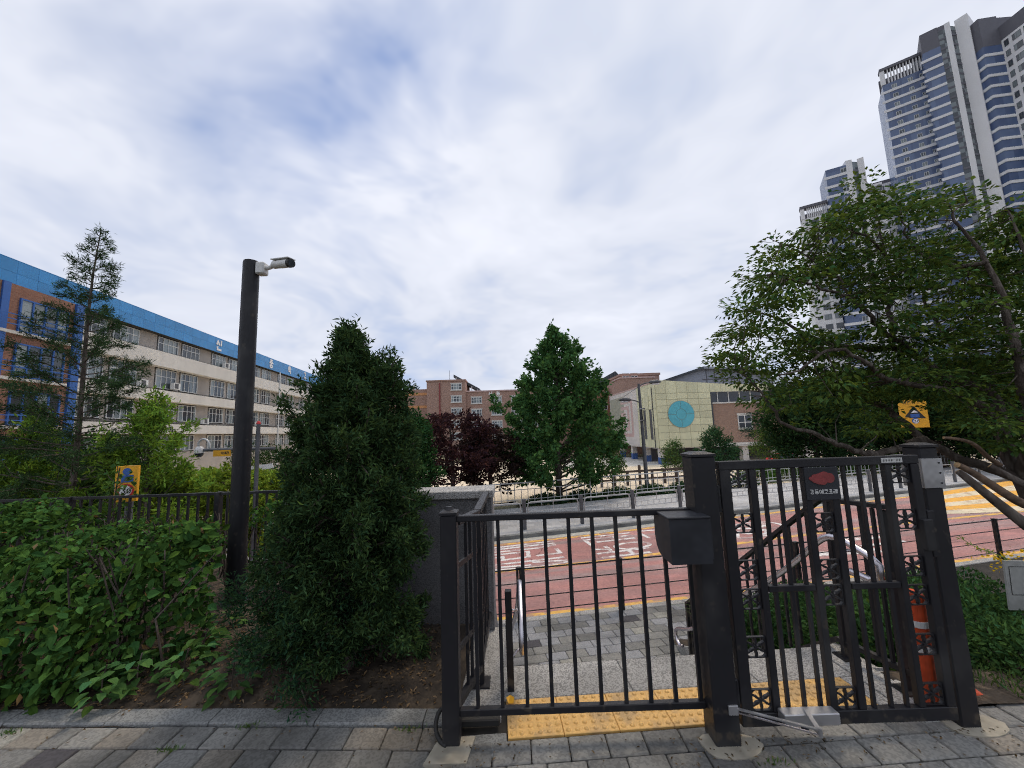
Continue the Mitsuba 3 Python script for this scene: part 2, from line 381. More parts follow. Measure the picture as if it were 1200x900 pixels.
blk = [[(75, 432), (685, 360)], [(75, 475), (560, 425), (690, 398), (680, 382), (560, 395), (75, 452)], [(75, 500), (438, 462), (447, 512), (200, 545), (193, 505)], [(75, 530), (180, 518)],
       [(520, 502), (750, 473), (708, 432)], [(75, 597), (785, 515)], [(75, 645), (560, 608), (800, 562), (795, 545), (480, 565)], [(75, 620), (470, 590)]]
k = mark('lettering', unary_union([zl(b, 565, 590, .11) for b in blk])); tag(k, 'white road lettering with long bars at the far left end of the lane')
ring = [(665 + 165 * math.cos(a), 403 - 12 * math.cos(a) + 30 * math.sin(a)) for a in np.linspace(0, 6.283, 28)]
blk = [[(170, 332), (640, 283)], [(200, 352), (662, 303)], [(195, 345), (285, 410)], [(320, 372), (690, 330)], [(290, 442), (460, 440)], [(400, 410), (460, 452)], ring,
       [(325, 484), (830, 424)], [(370, 522), (840, 466)], [(620, 450), (680, 482)], [(720, 280), (820, 330)], [(715, 268), (960, 250)]]
k = mark('lettering', unary_union([zl(b, 660, 590, .12) for b in blk])); tag(k, 'white road lettering with an oval and stacked bars, right of the gap between the two words')
c0, cu, cv = gp(880, 620.5, ROAD)[:2], (gp(921, 617, ROAD) - gp(839, 624, ROAD))[:2] / 2, (gp(878, 611.5, ROAD) - gp(882, 629.5, ROAD))[:2] / 2
ell = lambda s: Polygon([c0 + s * (cu * math.cos(a) + cv * math.sin(a)) for a in np.linspace(0, 6.283, 48)])
tm = meshkit.text_mesh('30', 1.0, .002, bold=True); tb = tm.bounds; tm.apply_translation((-(tb[0][0] + tb[1][0]) / 2, -.5, 0)); M = np.eye(4)
M[:2, 0], M[:2, 1] = cv * .95, -cu * .95; M[2, 2] = 1; M[:3, 3] = (*c0, ROAD + .002); tm.apply_transform(M)
k = put(f'{road}__lettering', cat(flat(ell(1.).difference(ell(.9)), ROAD + .004), tm), 'road_white'); tag(k, 'white oval ring on the road with the number 30 inside')
zw = lambda P, w: LineString([gp(x, y, ROAD)[:2] for x, y in P]).buffer(w / 2, cap_style=2)
k = mark('lettering', unary_union([zw([(955, 650), (1032, 645)], .34), zw([(996, 632), (1052, 629)], .24), zw([(1010, 640), (1060, 634)], .14)])); tag(k, 'white bars on the near lane behind the gate')
# striped raised crossing at the right
for i in range(6):
    f0, f1 = i / 6, (i + 1) / 6
    l0, l1, r0, r1 = [A3(p) for p in ((1106, 576), (1104, 603), (1260, 551), (1275, 596))]
    q = [gp(*(l0 + (l1 - l0) * f0), ROAD), gp(*(r0 + (r1 - r0) * f0), ROAD), gp(*(r0 + (r1 - r0) * f1), ROAD), gp(*(l0 + (l1 - l0) * f1), ROAD)]
    mark('crossing_stripe', Polygon([p[:2] for p in q]), 'road_orange' if i % 2 == 0 else 'road_cream', .008)
for i in range(34):  # near kerb stones
    pass
walk_in = off(near_l, -.25)


def along(L, step, lo=-1e9, hi=1e9):
    g = LineString(L); out = []; s = 0.
    while s < g.length:
        p = g.interpolate(s); q = g.interpolate(min(s + .1, g.length)); out.append((p.x, p.y, math.atan2(q.y - p.y, q.x - p.x) if s + .1 < g.length else out[-1][2])); s += step
    return [o for o in out if lo < o[0] < hi]


# far pavement with kerb stones
far_w = off(far_k, .0)
put('far_pavement', flat(between(off(far_k, .16), off(far_k, 4.2)), WALK, .2), 'sidewalk_far', kind='structure')
fk = put('far_kerb', flat(between(off(far_k, -.01), off(far_k, .02)), WALK - .02, .15), 'kerb_stone', kind='structure')
kb = bx(-.495, .495, .0, .17, -.14, 0, .012); kd = shape(kb, 'kerb_stone')
for x, y, a in along(off(far_k, -.012)[0:], 1.0, -4, 30): scene[key(f'{fk}__kerb_stone')] = {**kd, 'to_world': T(move(x, y, WALK + .003, a))}
# near lower pavement: kerb and pavers
put('lower_pavement', flat(between(off(near_l, -.27), off(near_l, -4.4)).intersection(sbox(-9, 3, 40, 30)), WALK - .012, .3), 'joint_dirt', kind='structure')
nk = put('near_kerb', flat(between(off(near_l, -.26), off(near_l, -.29)), WALK - .02, .15), 'kerb_stone', kind='structure')
kb2 = bx(-.497, .497, -.16, 0, -.14, 0, .012); kd2 = shape(kb2, 'granite_light')
for x, y, a in along(off(near_l, -.25), 1.0, -2, 14): scene[key(f'{nk}__kerb_stone')] = {**kd2, 'to_world': T(move(x, y, WALK + .003, a))}
pv = bx(-.146, .146, -.096, .096, -.05, 0, .006)
pvd = [shape(pv, m) for m in ('paver_blue', 'paver_blue', 'paver_grey', 'paver_blue', 'paver_mid', 'paver_blue', 'paver_grey', 'paver_pale', 'paver_dark')]
row0 = off(near_l, -.42); p0 = gp(600, 744, WALK); a0 = math.atan2(*(near_l[2] - near_l[1])[::-1]); cu_, su_ = math.cos(a0), math.sin(a0)
pr_rng = np.random.default_rng(3); n_pv = 0
base_p = LineString(row0).interpolate(LineString(row0).project(Point(-.8, 6.6)))
for r in range(9):
    for c in range(-1, 22 if r < 7 else 11):
        u, v = c * .3 + (.15 if r % 2 else 0) + .15, -.1 - r * .2
        x, y = base_p.x + u * cu_ - v * su_, base_p.y + u * su_ + v * cu_
        t = pr_rng.random(); m = 7 if t > .955 else 8 if t > .91 else int(t * 7.6)
        if n_pv < 230: scene[key('lower_pavement__paver')] = {**pvd[m], 'to_world': T(move(x, y, WALK + pr_rng.uniform(-.002, .002), a0))}; n_pv += 1

# ---------------------------------------------------------------- upper path, kerb, planting beds
def edge(x):  # front line of the paving
    return np.where(x < -.3, 2.375 + .055 * (-.3 - x) - .012 * (x + .3) ** 2, 2.375 + .01 * (x + .3)) if False else 2.37 + .05 * np.clip(-.3 - x, 0, 1.5) + .04 * np.clip(-1.8 - x, 0, 9)


path = put('path', flat(sbox(-9, -6, 9, 2.62), -.022, .25), 'joint_dirt', kind='structure')
pr_rng = np.random.default_rng(5); n_pv = 0
for r in range(6):
    x = -4.6 + pr_rng.uniform(0, .2); v1 = -.012 - r * .155; v0 = v1 - .148; sk = .0
    while x < 4.2:
        w = .196 if pr_rng.random() > .06 else .12; xa, xb = x, x + w - .006; x += w
        yc = float(edge((xa + xb) / 2)) if xb < -.3 else 2.27 + .045 * (xa + .07) - .0 * xa
        if xb > -.3 and r == 0 and xb > -.05 and xa < 2.15: pass
        yl, yr = (float(edge(xa)), float(edge(xb))) if xb < -.3 else (2.272 + .052 * xa, 2.272 + .052 * xb)
        dz = pr_rng.uniform(-.003, .003); lo, c = -.06, .006
        if n_pv >= 300: break
        P = []
        for X, Y0, Y1, sx in ((xa, yl + v0, yl + v1, 1), (xb, yr + v0, yr + v1, -1)):
            P += [(X, Y0, lo), (X, Y1, lo), (X, Y0 + c, dz - c), (X, Y1 - c, dz - c), (X + sx * c, Y0, dz - c), (X + sx * c, Y1, dz - c), (X + sx * c, Y0 + c, dz), (X + sx * c, Y1 - c, dz)]
        t = pr_rng.random(); left = xa < -.3
        m = 'paver_dark' if t > (.95 if left else .985) else 'paver_pale' if t > (.89 if left else .96) else ('paver_grey', 'paver_mid', 'paver_mid', 'paver_warm', 'paver_grey')[int(t * 5.6) % 5]
        put(f'{path}__paver', trimesh.convex.convex_hull(A3(P)), m); n_pv += 1
# kerb stones along the bed
kerb = thing('kerb', 'grey granite edging between the paved path and the soil bed', 'kerb')
xs = np.r_[np.arange(-4.9, -.5, .62), -.42]
for xa, xb in zip(xs[:-1], xs[1:]):
    P = [(X + s, float(edge(X)) + dy, z) for X, s in ((xa, .003), (xb, -.003)) for dy, z in ((0, -.1), (.125, -.1), (0, .004), (.008, .012), (.117, .012), (.125, .004))]
    put(f'{kerb}__kerb_stone', trimesh.convex.convex_hull(A3(P)), 'kerb_stone')


def bed_z(X, Y):
    n = meshkit.fbm(np.stack([X * 2.2, Y * 2.2, X * 0], -1), 4, 3)
    z = -.015 + .10 * np.clip((Y - 2.5) / .8, 0, 1) + .09 * (n - .5)
    return z - 1.95 * np.clip((Y - 5.0) / 1.7, 0, 1)


put('soil_bed', grid(-9, -.37, 2.46, 7.0, 160, 90, bed_z), 'soil', kind='structure', smooth=True)


def bank_z(X, Y):
    n = meshkit.fbm(np.stack([X * 2.2, Y * 2.2, X * 0], -1), 4, 8)
    return .0 + .08 * (n - .5) - 1.6 * np.clip((Y - 2.7) / 3.4, 0, 1) - .1 * np.clip((Y - 6.3) * 3, 0, 1)


put('planting_bank', grid(2.28, 14, 2.38, 6.95, 120, 60, bank_z), 'soil', kind='structure', smooth=True)
# landing (turned by 3 degrees): tactile tiles, slab, stairs
LA = math.radians(3.0); LO = A3([-.085, 2.268])
def lm(x, y, z=0, ang=0): return move(LO[0] + x * math.cos(LA) - y * math.sin(LA), LO[1] + x * math.sin(LA) + y * math.cos(LA), z, LA + ang)
def lt(m, z=0): m.apply_transform(lm(0, 0, z)); return m


tile = [bx(.0015, .2985, .0015, .2985, -.03, .002, .003)]
for i in range(6):
    for j in range(6):
        tile.append(lathe([(0, .0095), (.007, .009), (.0115, .006), (.014, .0015)], 10, (.027 + i * .0492, .027 + j * .0492, 0)))
td = shape(cat(*tile), 'tactile_yellow', 40)
tp = thing('tactile_paving', 'yellow dimpled tactile paving strip at the head of the stairs', 'tactile paving')
for i in range(7): scene[key(f'{tp}__tile')] = {**td, 'to_world': T(lm(i * .3, 0, .0))}
stairs = thing('stone_stairs', 'pale granite stairs leading down from the gate to the street pavement', 'stairs')
put(f'{stairs}__landing_bed', lt(bx(-.3, 2.36, -.12, .66, -.4, -.012)), 'joint_dirt')
for i, (xa, xb) in enumerate(((-.02, .78), (.784, 1.58), (1.584, 2.2))): put(f'{stairs}__slab', lt(bx(xa, xb, .304, .64, -.1, 0, .004)), 'granite_light')
put(f'{stairs}__slab', lt(bx(2.106, 2.2, -.06, .30, -.1, 0, .004)), 'granite_light')
put(f'{stairs}__slab', lt(bx(2.206, 2.42, -.1, .66, -.1, .004, .004)), 'granite_light')
put(f'{stairs}__slab', lt(bx(-.3, -.006, -.1, .05, -.1, -.002, .004)), 'kerb_stone')
for i in range(10):
    put(f'{stairs}__step', lt(bx(-.03, 2.2, .642 + i * .268, .642 + (i + 1) * .268 + .02, -.16 * (i + 1) - .3, -.16 * (i + 1), .005)), 'granite_light')
# left cheek coping and dark wall
put(f'{stairs}__coping', bx(-.375, -.125, 2.40, 3.42, -1.0, .022, .006), 'granite_light')
put(f'{stairs}__coping', trimesh.convex.convex_hull(A3([(x, y, z) for x in (-.375, -.125) for y, z in ((3.423, .02), (3.423, -1.8), (5.7, -1.45), (5.7, -1.8))])), 'granite_light')
put(f'{stairs}__coping', trimesh.convex.convex_hull(A3([(x, y, z) for x in (2.04, 2.27) for y, z in ((2.98, -.02), (2.98, -1.8), (5.75, -1.5), (5.75, -1.8))])), 'granite_light')
wall = thing('granite_wall', 'low dark granite wall with a pale flat cap beside the stairs', 'wall')
put(f'{wall}__body', bx(-1.9, -.205, 3.36, 3.62, -.3, 1.06, .004), 'granite_dark')
put(f'{wall}__cap', bx(-1.93, -.185, 3.325, 3.655, 1.062, 1.125, .006), 'granite_light')
put(f'{wall}__side_wall', trimesh.convex.convex_hull(A3([(x, y, z) for x in (-.42, -.345) for y, z in ((3.66, -1.8), (3.66, .16), (5.0, .16), (6.85, -1.72), (6.85, -1.8))])), 'granite_dark')
put(f'{stairs}__side_wall', trimesh.convex.convex_hull(A3([(x, y, z) for x in (2.272, 2.33) for y, z in ((2.72, -1.8), (2.72, .02), (6.2, -1.60), (6.2, -1.8))])), 'granite_light')
# ---------------------------------------------------------------- gate, fence panel, posts
GY = 2.22


def post(name, label, x0, x1, y0, y1, z1, cap=.0, m='black_paint'):
    t = thing(name, label, 'post', None)
    put(f'{t}__shaft', bx(x0, x1, y0, y1, -.1, z1, .006), m)
    e = .004; r = trimesh.convex.convex_hull(A3([(x, y, z1 + .001) for x in (x0 - e, x1 + e) for y in (y0 - e, y1 + e)] + [(x, y, z1 + .014) for x in (x0 - e, x1 + e) for y in (y0 - e, y1 + e)] + [(x, y, z1 + .026) for x in (x0 + .03, x1 - .03) for y in (y0 + .03, y1 - .03)]))
    put(f'{t}__cap', r, m); return t


pL = post('fence_post', 'slim black square post at the left end of the low fence panel', -.422, -.332, 2.22, 2.31, 1.155)
put(f'{pL}__cap_knob', lathe([(0, .02), (.016, .018), (.02, .01), (.026, 0)], 12, (-.377, 2.265, 1.178)), 'black_paint')
pM = post('gate_post', 'tall black square gate post with a lock box, left of the gate', .958, 1.086, 2.16, 2.288, 1.43)
pR = post('gate_post', 'black square gate post with a silver metal plate near its top', 2.262, 2.365, 2.228, 2.331, 1.435)
for i, (x, y, w, d) in enumerate(((-.377, 2.20, .24, .17), (1.03, 2.17, .30, .19), (2.34, 2.26, .30, .21))):
    P = [(x + w / 2 * math.cos(a) * (1 + .12 * math.sin(3 * a + i)), y + d / 2 * math.sin(a) * (1 + .1 * math.cos(2 * a))) for a in np.linspace(0, 6.2, 15)] if i else [(x - w / 2, y - d / 2), (x + w / 2 - .03, y - d / 2), (x + w / 2, y + d / 2), (x - w / 2 + .05, y + d / 2)]
    put('concrete_patch', flat(Polygon(P), .0075, .02), 'concrete_patch', ('beige mortar patch around the foot of the left fence post', 'beige mortar patch around the foot of the post with the lock box', 'beige mortar patch around the foot of the rightmost gate post')[i], 'mortar patch')
# lock box on the middle post
prof = Polygon([(2.075, .905), (2.075, 1.125), (2.30, 1.125), (2.30, 1.0), (2.285, .95), (2.25, .918), (2.2, .905)])
m = trimesh.creation.extrude_polygon(prof, .207, engine='earcut'); m = place2(m, (.778, 0, 0), (0, 1, 0), (0, 0, 1))
lb = thing('lock_box', 'dark grey metal lock cover box with a curved back on the gate post', 'lock box')
put(f'{lb}__shell', m, 'dark_paint'); put(f'{lb}__lid', bx(.771, .990, 2.068, 2.306, 1.127, 1.138, .003), 'dark_paint')
put(f'{lb}__bracket', bx(.93, .957, 2.1, 2.27, .93, 1.10, .003), 'black_paint')
put(f'{lb}__bracket', bx(.957, .995, 2.08, 2.157, .925, 1.12, .003), 'dark_paint')
# low fence panel
lf = thing('low_fence_panel', 'low black railing panel of thin vertical bars beside the gate', 'fence')
put(f'{lf}__top_rail', bx(-.332, .957, 2.235, 2.275, 1.115, 1.148, .004), 'black_paint')
put(f'{lf}__bottom_rail', bx(-.332, .957, 2.237, 2.273, .13, .165, .004), 'black_paint')
bd = shape(bx(-.0095, .0095, -.0095, .0095, .166, 1.114), 'black_paint')
for i in range(10): scene[key(f'{lf}__bar')] = {**bd, 'to_world': T().translate([-.236 + i * .1305, 2.255, 0])}
rf = thing('return_fence', 'short black railing running from the left fence post back to the granite wall', 'fence')
cx, cy = -.262, 2.70
put(f'{rf}__corner_post', bx(cx - .024, cx + .024, cy - .024, cy + .024, .0, 1.055, .004), 'black_paint')
put(f'{rf}__top_rail', bar((-.345, 2.312, 1.10), (cx, cy, 1.075), .045, .034, c=.003), 'black_paint')
put(f'{rf}__top_rail', bar((cx, cy, 1.078), (-.245, 3.358, 1.10), .05, .034, c=.003), 'black_paint')
put(f'{rf}__bottom_rail', bar((-.35, 2.312, .15), (cx, cy - .026, .13), .036, .034), 'black_paint')
put(f'{rf}__bottom_rail', bar((cx, cy + .026, .13), (-.245, 3.356, .15), .036, .034), 'black_paint')
for z in (.42, .86): put(f'{rf}__tie', bar((-.345, 2.312, z), (cx, cy - .026, z - .02), .012, .03), 'black_paint')
for k_ in range(4):
    f = (k_ + 1) / 5; x, y = -.347 + (cx + .347) * f, 2.312 + (cy - 2.312) * f
    if k_ in (1, 2): put(f'{rf}__bar', bx(x - .009, x + .009, y - .009, y + .009, .16, 1.07), 'black_paint')
for k_ in range(5):
    f = (k_ + 1) / 6; put(f'{rf}__bar', bx(cx + .017 * f - .009, cx + .017 * f + .009, cy + .656 * f - .009, cy + .656 * f + .009, .16, 1.07), 'black_paint')
put(f'{rf}__base_plate', bx(cx - .06, cx + .06, cy - .06, cy + .06, .0225, .032), 'black_paint')
put('floor_bar', bx(-.43, -.13, 2.335, 2.385, .013, .05, .006), 'black_rubber', 'short black bar lying on the ground behind the left fence post', 'bar')
put('conduit', tube(curve([(-.41, 2.36, .03), (-.455, 2.34, .10), (-.47, 2.30, .06), (-.44, 2.25, .018), (-.40, 2.22, .012)], 14), .012, 8), 'black_rubber', 'bent black cable conduit at the foot of the left fence post', 'conduit', smooth=True)

# gate leaf
g = thing('gate', 'black metal gate leaf with snowflake ironwork, thin bars and a red emblem panel', 'gate')
D0, D1 = GY - .02, GY + .02
def gb(name, x0, x1, z0, z1, y0=D0, y1=D1, m='black_paint', c=.003): return put(f'{g}__{name}', bx(x0, x1, y0, y1, z0, z1, c), m)


gb('top_rail', 1.12, 2.225, 1.352, 1.398); gb('bottom_rail', 1.12, 2.225, .062, .125)
gb('stile', 1.122, 1.182, .126, 1.351); gb('stile', 2.176, 2.222, .126, 1.351)
for x0, x1 in ((1.288, 1.325), (1.582, 1.618), (1.728, 1.766), (2.036, 2.069)): gb('upright', x0, x1, .126, 1.351, D0 + .002, D1 - .002)
gb('middle_rail', 1.329, 1.579, .706, .738, D0 + .004, D1 - .004); gb('middle_rail', 1.773, 2.033, .706, .738, D0 + .004, D1 - .004)
bdd = [shape(bx(-.0085, .0085, GY - .0085, GY + .0085, z0, z1), 'black_paint') for z0, z1 in ((.126, .705), (.739, 1.351))]
for x in (1.372, 1.458, 1.540, 1.815, 1.903, 1.985):
    for b in bdd: scene[key(f'{g}__bar')] = {**b, 'to_world': T().translate([x, 0, 0])}
S = .0515


def snow():
    fr = sbox(-S, -S, S, S).difference(Point(0, 0).buffer(.058).intersection(sbox(-.0465, -.0475, .0465, .0475)))
    sh = [fr, Point(0, 0).buffer(.007)]
    for k_ in range(6):
        a = math.radians(60 * k_ + 90); c, s = math.cos(a), math.sin(a); t = lambda u, v: (u * c - v * s, u * s + v * c)
        sh.append(Polygon([t(0, -.002), t(.016, -.0025), t(.026, -.0065), t(.040, -.0035), t(.053, -.004), t(.053, .004), t(.040, .0035), t(.026, .0065), t(.016, .0025), t(0, .002)]))
    return unary_union(sh).intersection(sbox(-S, -S, S, S))


sm = trimesh.creation.extrude_polygon(snow(), .016, engine='earcut'); sm = place2(sm, (0, GY + .008, 0), (1, 0, 0), (0, 0, 1))
snd = shape(sm, 'black_paint')
for x, zs in ((1.2345, (1.30, 1.063, .819, .672, .434, .179)), (1.673, (1.053, .809, .679, .175)), (2.122, (1.30, 1.056, .812, .666, .42, .181))):
    for z in zs: scene[key(f'{g}__snowflake_panel')] = {**snd, 'to_world': T().translate([x, 0, z])}
pn = gb('emblem_panel', 1.583, 1.768, 1.175, 1.351, D0 - .006, D0 - .0005, 'dark_paint')
em = unary_union([Point(x, z).buffer(r, 24) for x, z, r in ((0, 0, .030), (-.038, -.002, .0235), (.039, 0, .0265), (.012, .006, .029), (-.018, -.004, .029), (.0, -.008, .028), (-.062, -.001, .010))])
put(f'{pn}__red_emblem', place2(trimesh.creation.extrude_polygon(em, .004, engine='earcut'), (1.6755, D0 - .0062, 1.292), (1, 0, 0), (0, 0, 1)), 'dull_red')
tg = ext(hangul('ㄱㅏㅇ ㄷㅗㅇ ㅇㅔ ㅋㅗ ㅍㅗ ㄹㅔ', .0235, .12), .002)
put(f'{pn}__lettering', place2(tg, (1.600, D0 - .0062, 1.2085), (1, 0, 0), (0, 0, 1)), 'plate_white')
lp = gb('name_label', 2.015, 2.13, 1.362, 1.388, D0 - .003, D0 - .0005, 'plate_white', 0)
for i in range(7):
    if i != 4: put(f'{lp}__print', cat(bx(2.024 + i * .0145, 2.033 + i * .0145, D0 - .0042, D0 - .0032, 1.374, 1.3765), bx(2.0265 + i * .0145, 2.029 + i * .0145, D0 - .0042, D0 - .0032, 1.3685, 1.3735), bx(2.025 + i * .0145, 2.0325 + i * .0145, D0 - .0042, D0 - .0032, 1.379, 1.381)), 'sign_black')
for z in (1.20, .22):
    h = gb('hinge', 1.0875, 1.121, z - .055, z + .055, GY - .015, GY + .015); put(f'{h}__hinge_pin', tube([(1.104, GY - .02, z - .07), (1.104, GY - .02, z + .07)], .011, 10), 'black_paint')
gb('latch_plate', 2.2225, 2.2605, .86, 1.10, GY - .025, GY + .018); gb('latch_box', 2.17, 2.221, .90, 1.06, D0 - .03, D0 - .001)
# silver plate bent round the right post
sp = thing('silver_plate', 'bent silver metal plate with screws wrapped round the right gate post', 'metal plate')
put(f'{sp}__sheet', cat(bx(2.255, 2.3705, 2.2195, 2.2265, 1.215, 1.375), bx(2.2535, 2.2605, 2.2265, 2.338, 1.215, 1.375)), 'brushed_metal')
for z in (1.24, 1.295, 1.35):
    for yy in (2.25, 2.315): put(f'{sp}__screw', tube([(2.2536, yy, z), (2.2505, yy, z)], .005, 8), 'dark_paint')
    put(f'{sp}__screw', tube([(2.35, 2.2196, z), (2.35, 2.2165, z)], .005, 8), 'dark_paint')
# door closer
dc = thing('gate_closer', 'silver hydraulic gate closer with a folding arm at the foot of the gate', 'gate closer')
put(f'{dc}__body', bx(1.30, 1.575, 2.138, 2.198, .10, .155, .004), 'brushed_metal')
put(f'{dc}__spindle', tube([(1.41, 2.165, .098), (1.41, 2.165, .07)], .017, 12), 'dark_paint')
put(f'{dc}__arm', bar((1.423, 2.165, .162), (1.385, 2.02, .158), .02, .007), 'brushed_metal')
put(f'{dc}__arm', bar((1.385, 2.02, .168), (1.06, 2.157, .185), .014, .006), 'brushed_metal')
put(f'{dc}__arm', bar((1.385, 2.02, .146), (1.06, 2.157, .168), .008, .006), 'steel')
put(f'{dc}__joint', tube([(1.385, 2.02, .138), (1.385, 2.02, .176)], .009, 10), 'brushed_metal')
put(f'{dc}__shoe', bx(1.03, 1.078, 2.147, 2.1585, .155, .2, .002), 'brushed_metal')

# right hand rail fence round the landing and down the stairs
rg = thing('stair_railing', 'black railing with thin bars along the right of the landing and down the stairs', 'railing')
a, b, c = A3([2.285, 2.47, 1.065]), A3([2.20, 2.92, 1.045]), A3([2.155, 5.35, -.66])
put(f'{rg}__top_rail', bar(a, b, .045, .03, c=.003), 'black_paint'); put(f'{rg}__top_rail', bar(b, c, .045, .03, c=.003), 'black_paint')
put(f'{rg}__bottom_rail', bar(a * [1, 1, 0] + [0, 0, .12], b * [1, 1, 0] + [0, 0, .10], .035, .03), 'black_paint'); put(f'{rg}__bottom_rail', bar(b * [1, 1, 0] + [0, 0, .10], c - [0, 0, .9], .035, .03), 'black_paint')
for f in (.12, .9):
    p = a + (b - a) * f; put(f'{rg}__post', bx(p[0] - .02, p[0] + .02, p[1] - .02, p[1] + .02, .005, 1.04, .003), 'black_paint'); put(f'{rg}__base_plate', bx(p[0] - .055, p[0] + .055, p[1] - .055, p[1] + .055, .005, .014), 'black_paint')
for f in (.25, .42, .58, .74): p = a + (b - a) * f; put(f'{rg}__bar', bx(p[0] - .009, p[0] + .009, p[1] - .009, p[1] + .009, .13, 1.04), 'black_paint')
for i in range(18):
    p = b + (c - b) * ((i + .8) / 18.4); put(f'{rg}__bar', bx(p[0] - .009, p[0] + .009, p[1] - .009, p[1] + .009, p[2] - .90, p[2] - .01), 'black_paint')
put(f'{rg}__post', bx(c[0] - .022, c[0] + .022, c[1] - .02, c[1] + .025, WALK, c[2] + .01, .003), 'black_paint')


def handrail(x, pts, label):
    t = thing('handrail', label, 'handrail')
    put(f'{t}__rail', tube(curve(pts, 60), .021, 12), 'steel', smooth=True); return t


hr = handrail(2.07, [(2.09, 2.60, .655), (2.09, 2.46, .655), (2.09, 2.385, .69), (2.09, 2.39, .76), (2.09, 2.47, .80), (2.09, 2.72, .835), (2.085, 2.95, .68), (2.06, 3.9, -.02), (2.03, 5.2, -.90), (2.03, 5.42, -1.0), (2.03, 5.5, -1.08), (2.03, 5.44, -1.16), (2.03, 5.3, -1.14)], 'curved steel handrail with a rounded return on the right side of the stairs')
for y, z in ((2.66, .82), (3.6, .2), (4.6, -.5)): put(f'{hr}__bracket', tube([(2.09 - .012 * (y - 2.6), y, z - .02), (2.12, y, z - .06), (2.17, y, z - .06)], .008, 8), 'steel')
hl = handrail(0, [(.013, 2.74, .25), (.013, 2.62, .24), (.01, 2.54, .29), (.008, 2.56, .40), (.007, 2.68, .48), (.006, 2.90, .545), (0., 3.1, .42), (-.06, 4.0, -.2), (-.14, 5.2, -.84), (-.145, 5.42, -.95), (-.145, 5.47, -1.05), (-.145, 5.42, -1.16), (-.145, 5.3, -1.16)], 'steel handrail seen end on, going down the left side of the stairs')
put('short_post', bx(-.092, -.05, 2.64, 2.685, .0, .59, .003), 'black_paint', 'short black flat post at the head of the stairs beside the left steel handrail', 'post')
put(f'{hl}__bracket', tube([(-.05, 2.66, .47), (-.02, 2.68, .46), (.006, 2.70, .47)], .007, 8), 'steel')
put(f'{hl}__bracket', tube([(-.05, 2.66, .20), (-.02, 2.68, .22), (.012, 2.70, .235)], .007, 8), 'steel')
lfm = trimesh.Trimesh([(-.085, 2.52, .012), (-.055, 2.51, .017), (-.05, 2.56, .02), (-.075, 2.59, .016), (-.10, 2.56, .02)], [(0, 1, 2), (0, 2, 3), (0, 3, 4)])
put('fallen_leaf', lfm, 'sign_yellow', 'small yellow fallen leaf on the granite at the head of the stairs', 'leaf')

# road fence on the near kerb
rfn = thing('road_fence', 'low black railing of posts and thin wires along the near edge of the road', 'fence')
base = LineString(off(near_l, -.38)); s0 = base.project(Point(1.83, 7.35)); fp = []
for i in range(-4, 12):
    p = base.interpolate(s0 + i * 1.84); fp.append((p.x, p.y))
pd = shape(cat(bx(-.045, -.008, -.03, .03, -.02, .86, .004), bx(.008, .045, -.03, .03, -.02, .86, .004), bx(-.05, .05, -.034, .034, .862, .875)), 'black_paint')
ang = math.atan2(fp[5][1] - fp[4][1], fp[5][0] - fp[4][0])
for x, y in fp: scene[key(f'{rfn}__post')] = {**pd, 'to_world': T(move(x, y, WALK, ang))}
for h in (.84, .61, .38, .15): put(f'{rfn}__wire', tube([(x, y, WALK + h) for x, y in fp], .013 if h > .8 else .009, 6), 'black_paint')
# far pavement posts with hoop fence panels
hf = thing('hoop_fence', 'silver tube fence panels hung between dark posts along the far kerb', 'fence')
L = LineString(off(far_k, .55)); pts = []
s = L.project(Point(gp(617, 622, WALK)[0], gp(617, 622, WALK)[1])) - 2.05 * 8
for i in range(26): p = L.interpolate(s + i * 2.05); pts.append(A3([p.x, p.y]))
pd = shape(bx(-.055, .055, -.05, .05, 0, .98, .012), 'grey_post')
for p in pts: scene[key(f'{hf}__post')] = {**pd, 'to_world': T(move(p[0], p[1], WALK, .22))}
for p, q in zip(pts[:-1], pts[1:]):
    if p[0] > 34: continue
    d = (q - p) / np.linalg.norm(q - p); w = np.linalg.norm(q - p)
    P3 = lambda u, z: (*(p + d * u), WALK + z)
    a0, a1 = .12, w - .12
    loop = [P3(a0, .40), P3(a0, .74), P3(a0 + .03, .83), P3(a0 + .12, .86), P3(a1 - .12, .86), P3(a1 - .03, .83), P3(a1, .74), P3(a1, .40)]
    ms = [tube(loop, .022, 6), tube([P3(a0, .40), P3(a1, .40)], .018, 6), tube([P3(a0, .56), P3(a1, .56)], .013, 6)]
    for u in np.linspace(a0, a1, 8)[1:-1]: ms.append(tube([P3(u, .40), P3(u, .56)], .010, 5))
    ms.append(tube([P3(w / 2, .56), P3(w / 2, .85)], .012, 5))
    put(f'{hf}__panel', cat(*ms), 'silver_paint')
# school fence of silver bars
sf = thing('school_fence', 'long silver bar fence between the far pavement and the sandy yard', 'fence')
L = off(far_k, 4.35); q = [A3([x, y]) for x, y, _ in along(L, 2.4, -6, 34)]
for p, r_ in zip(q[:-1], q[1:]):
    d = r_ - p; ms = []
    for h, rr in ((1.0, .028), (.72, .016), (.30, .016), (.12, .02)): ms.append(tube([(*p, WALK + h), (*(p + d), WALK + h)], rr, 6))
    for f in np.arange(0, 1, .125): ms.append(tube([(*(p + d * f), WALK + .0 if f == 0 else WALK + .12), (*(p + d * f), WALK + (1.0 if int(f * 8) % 2 == 0 else .72))], .016 if f else .028, 5))
    put(f'{sf}__panel', cat(*ms), 'silver_paint')
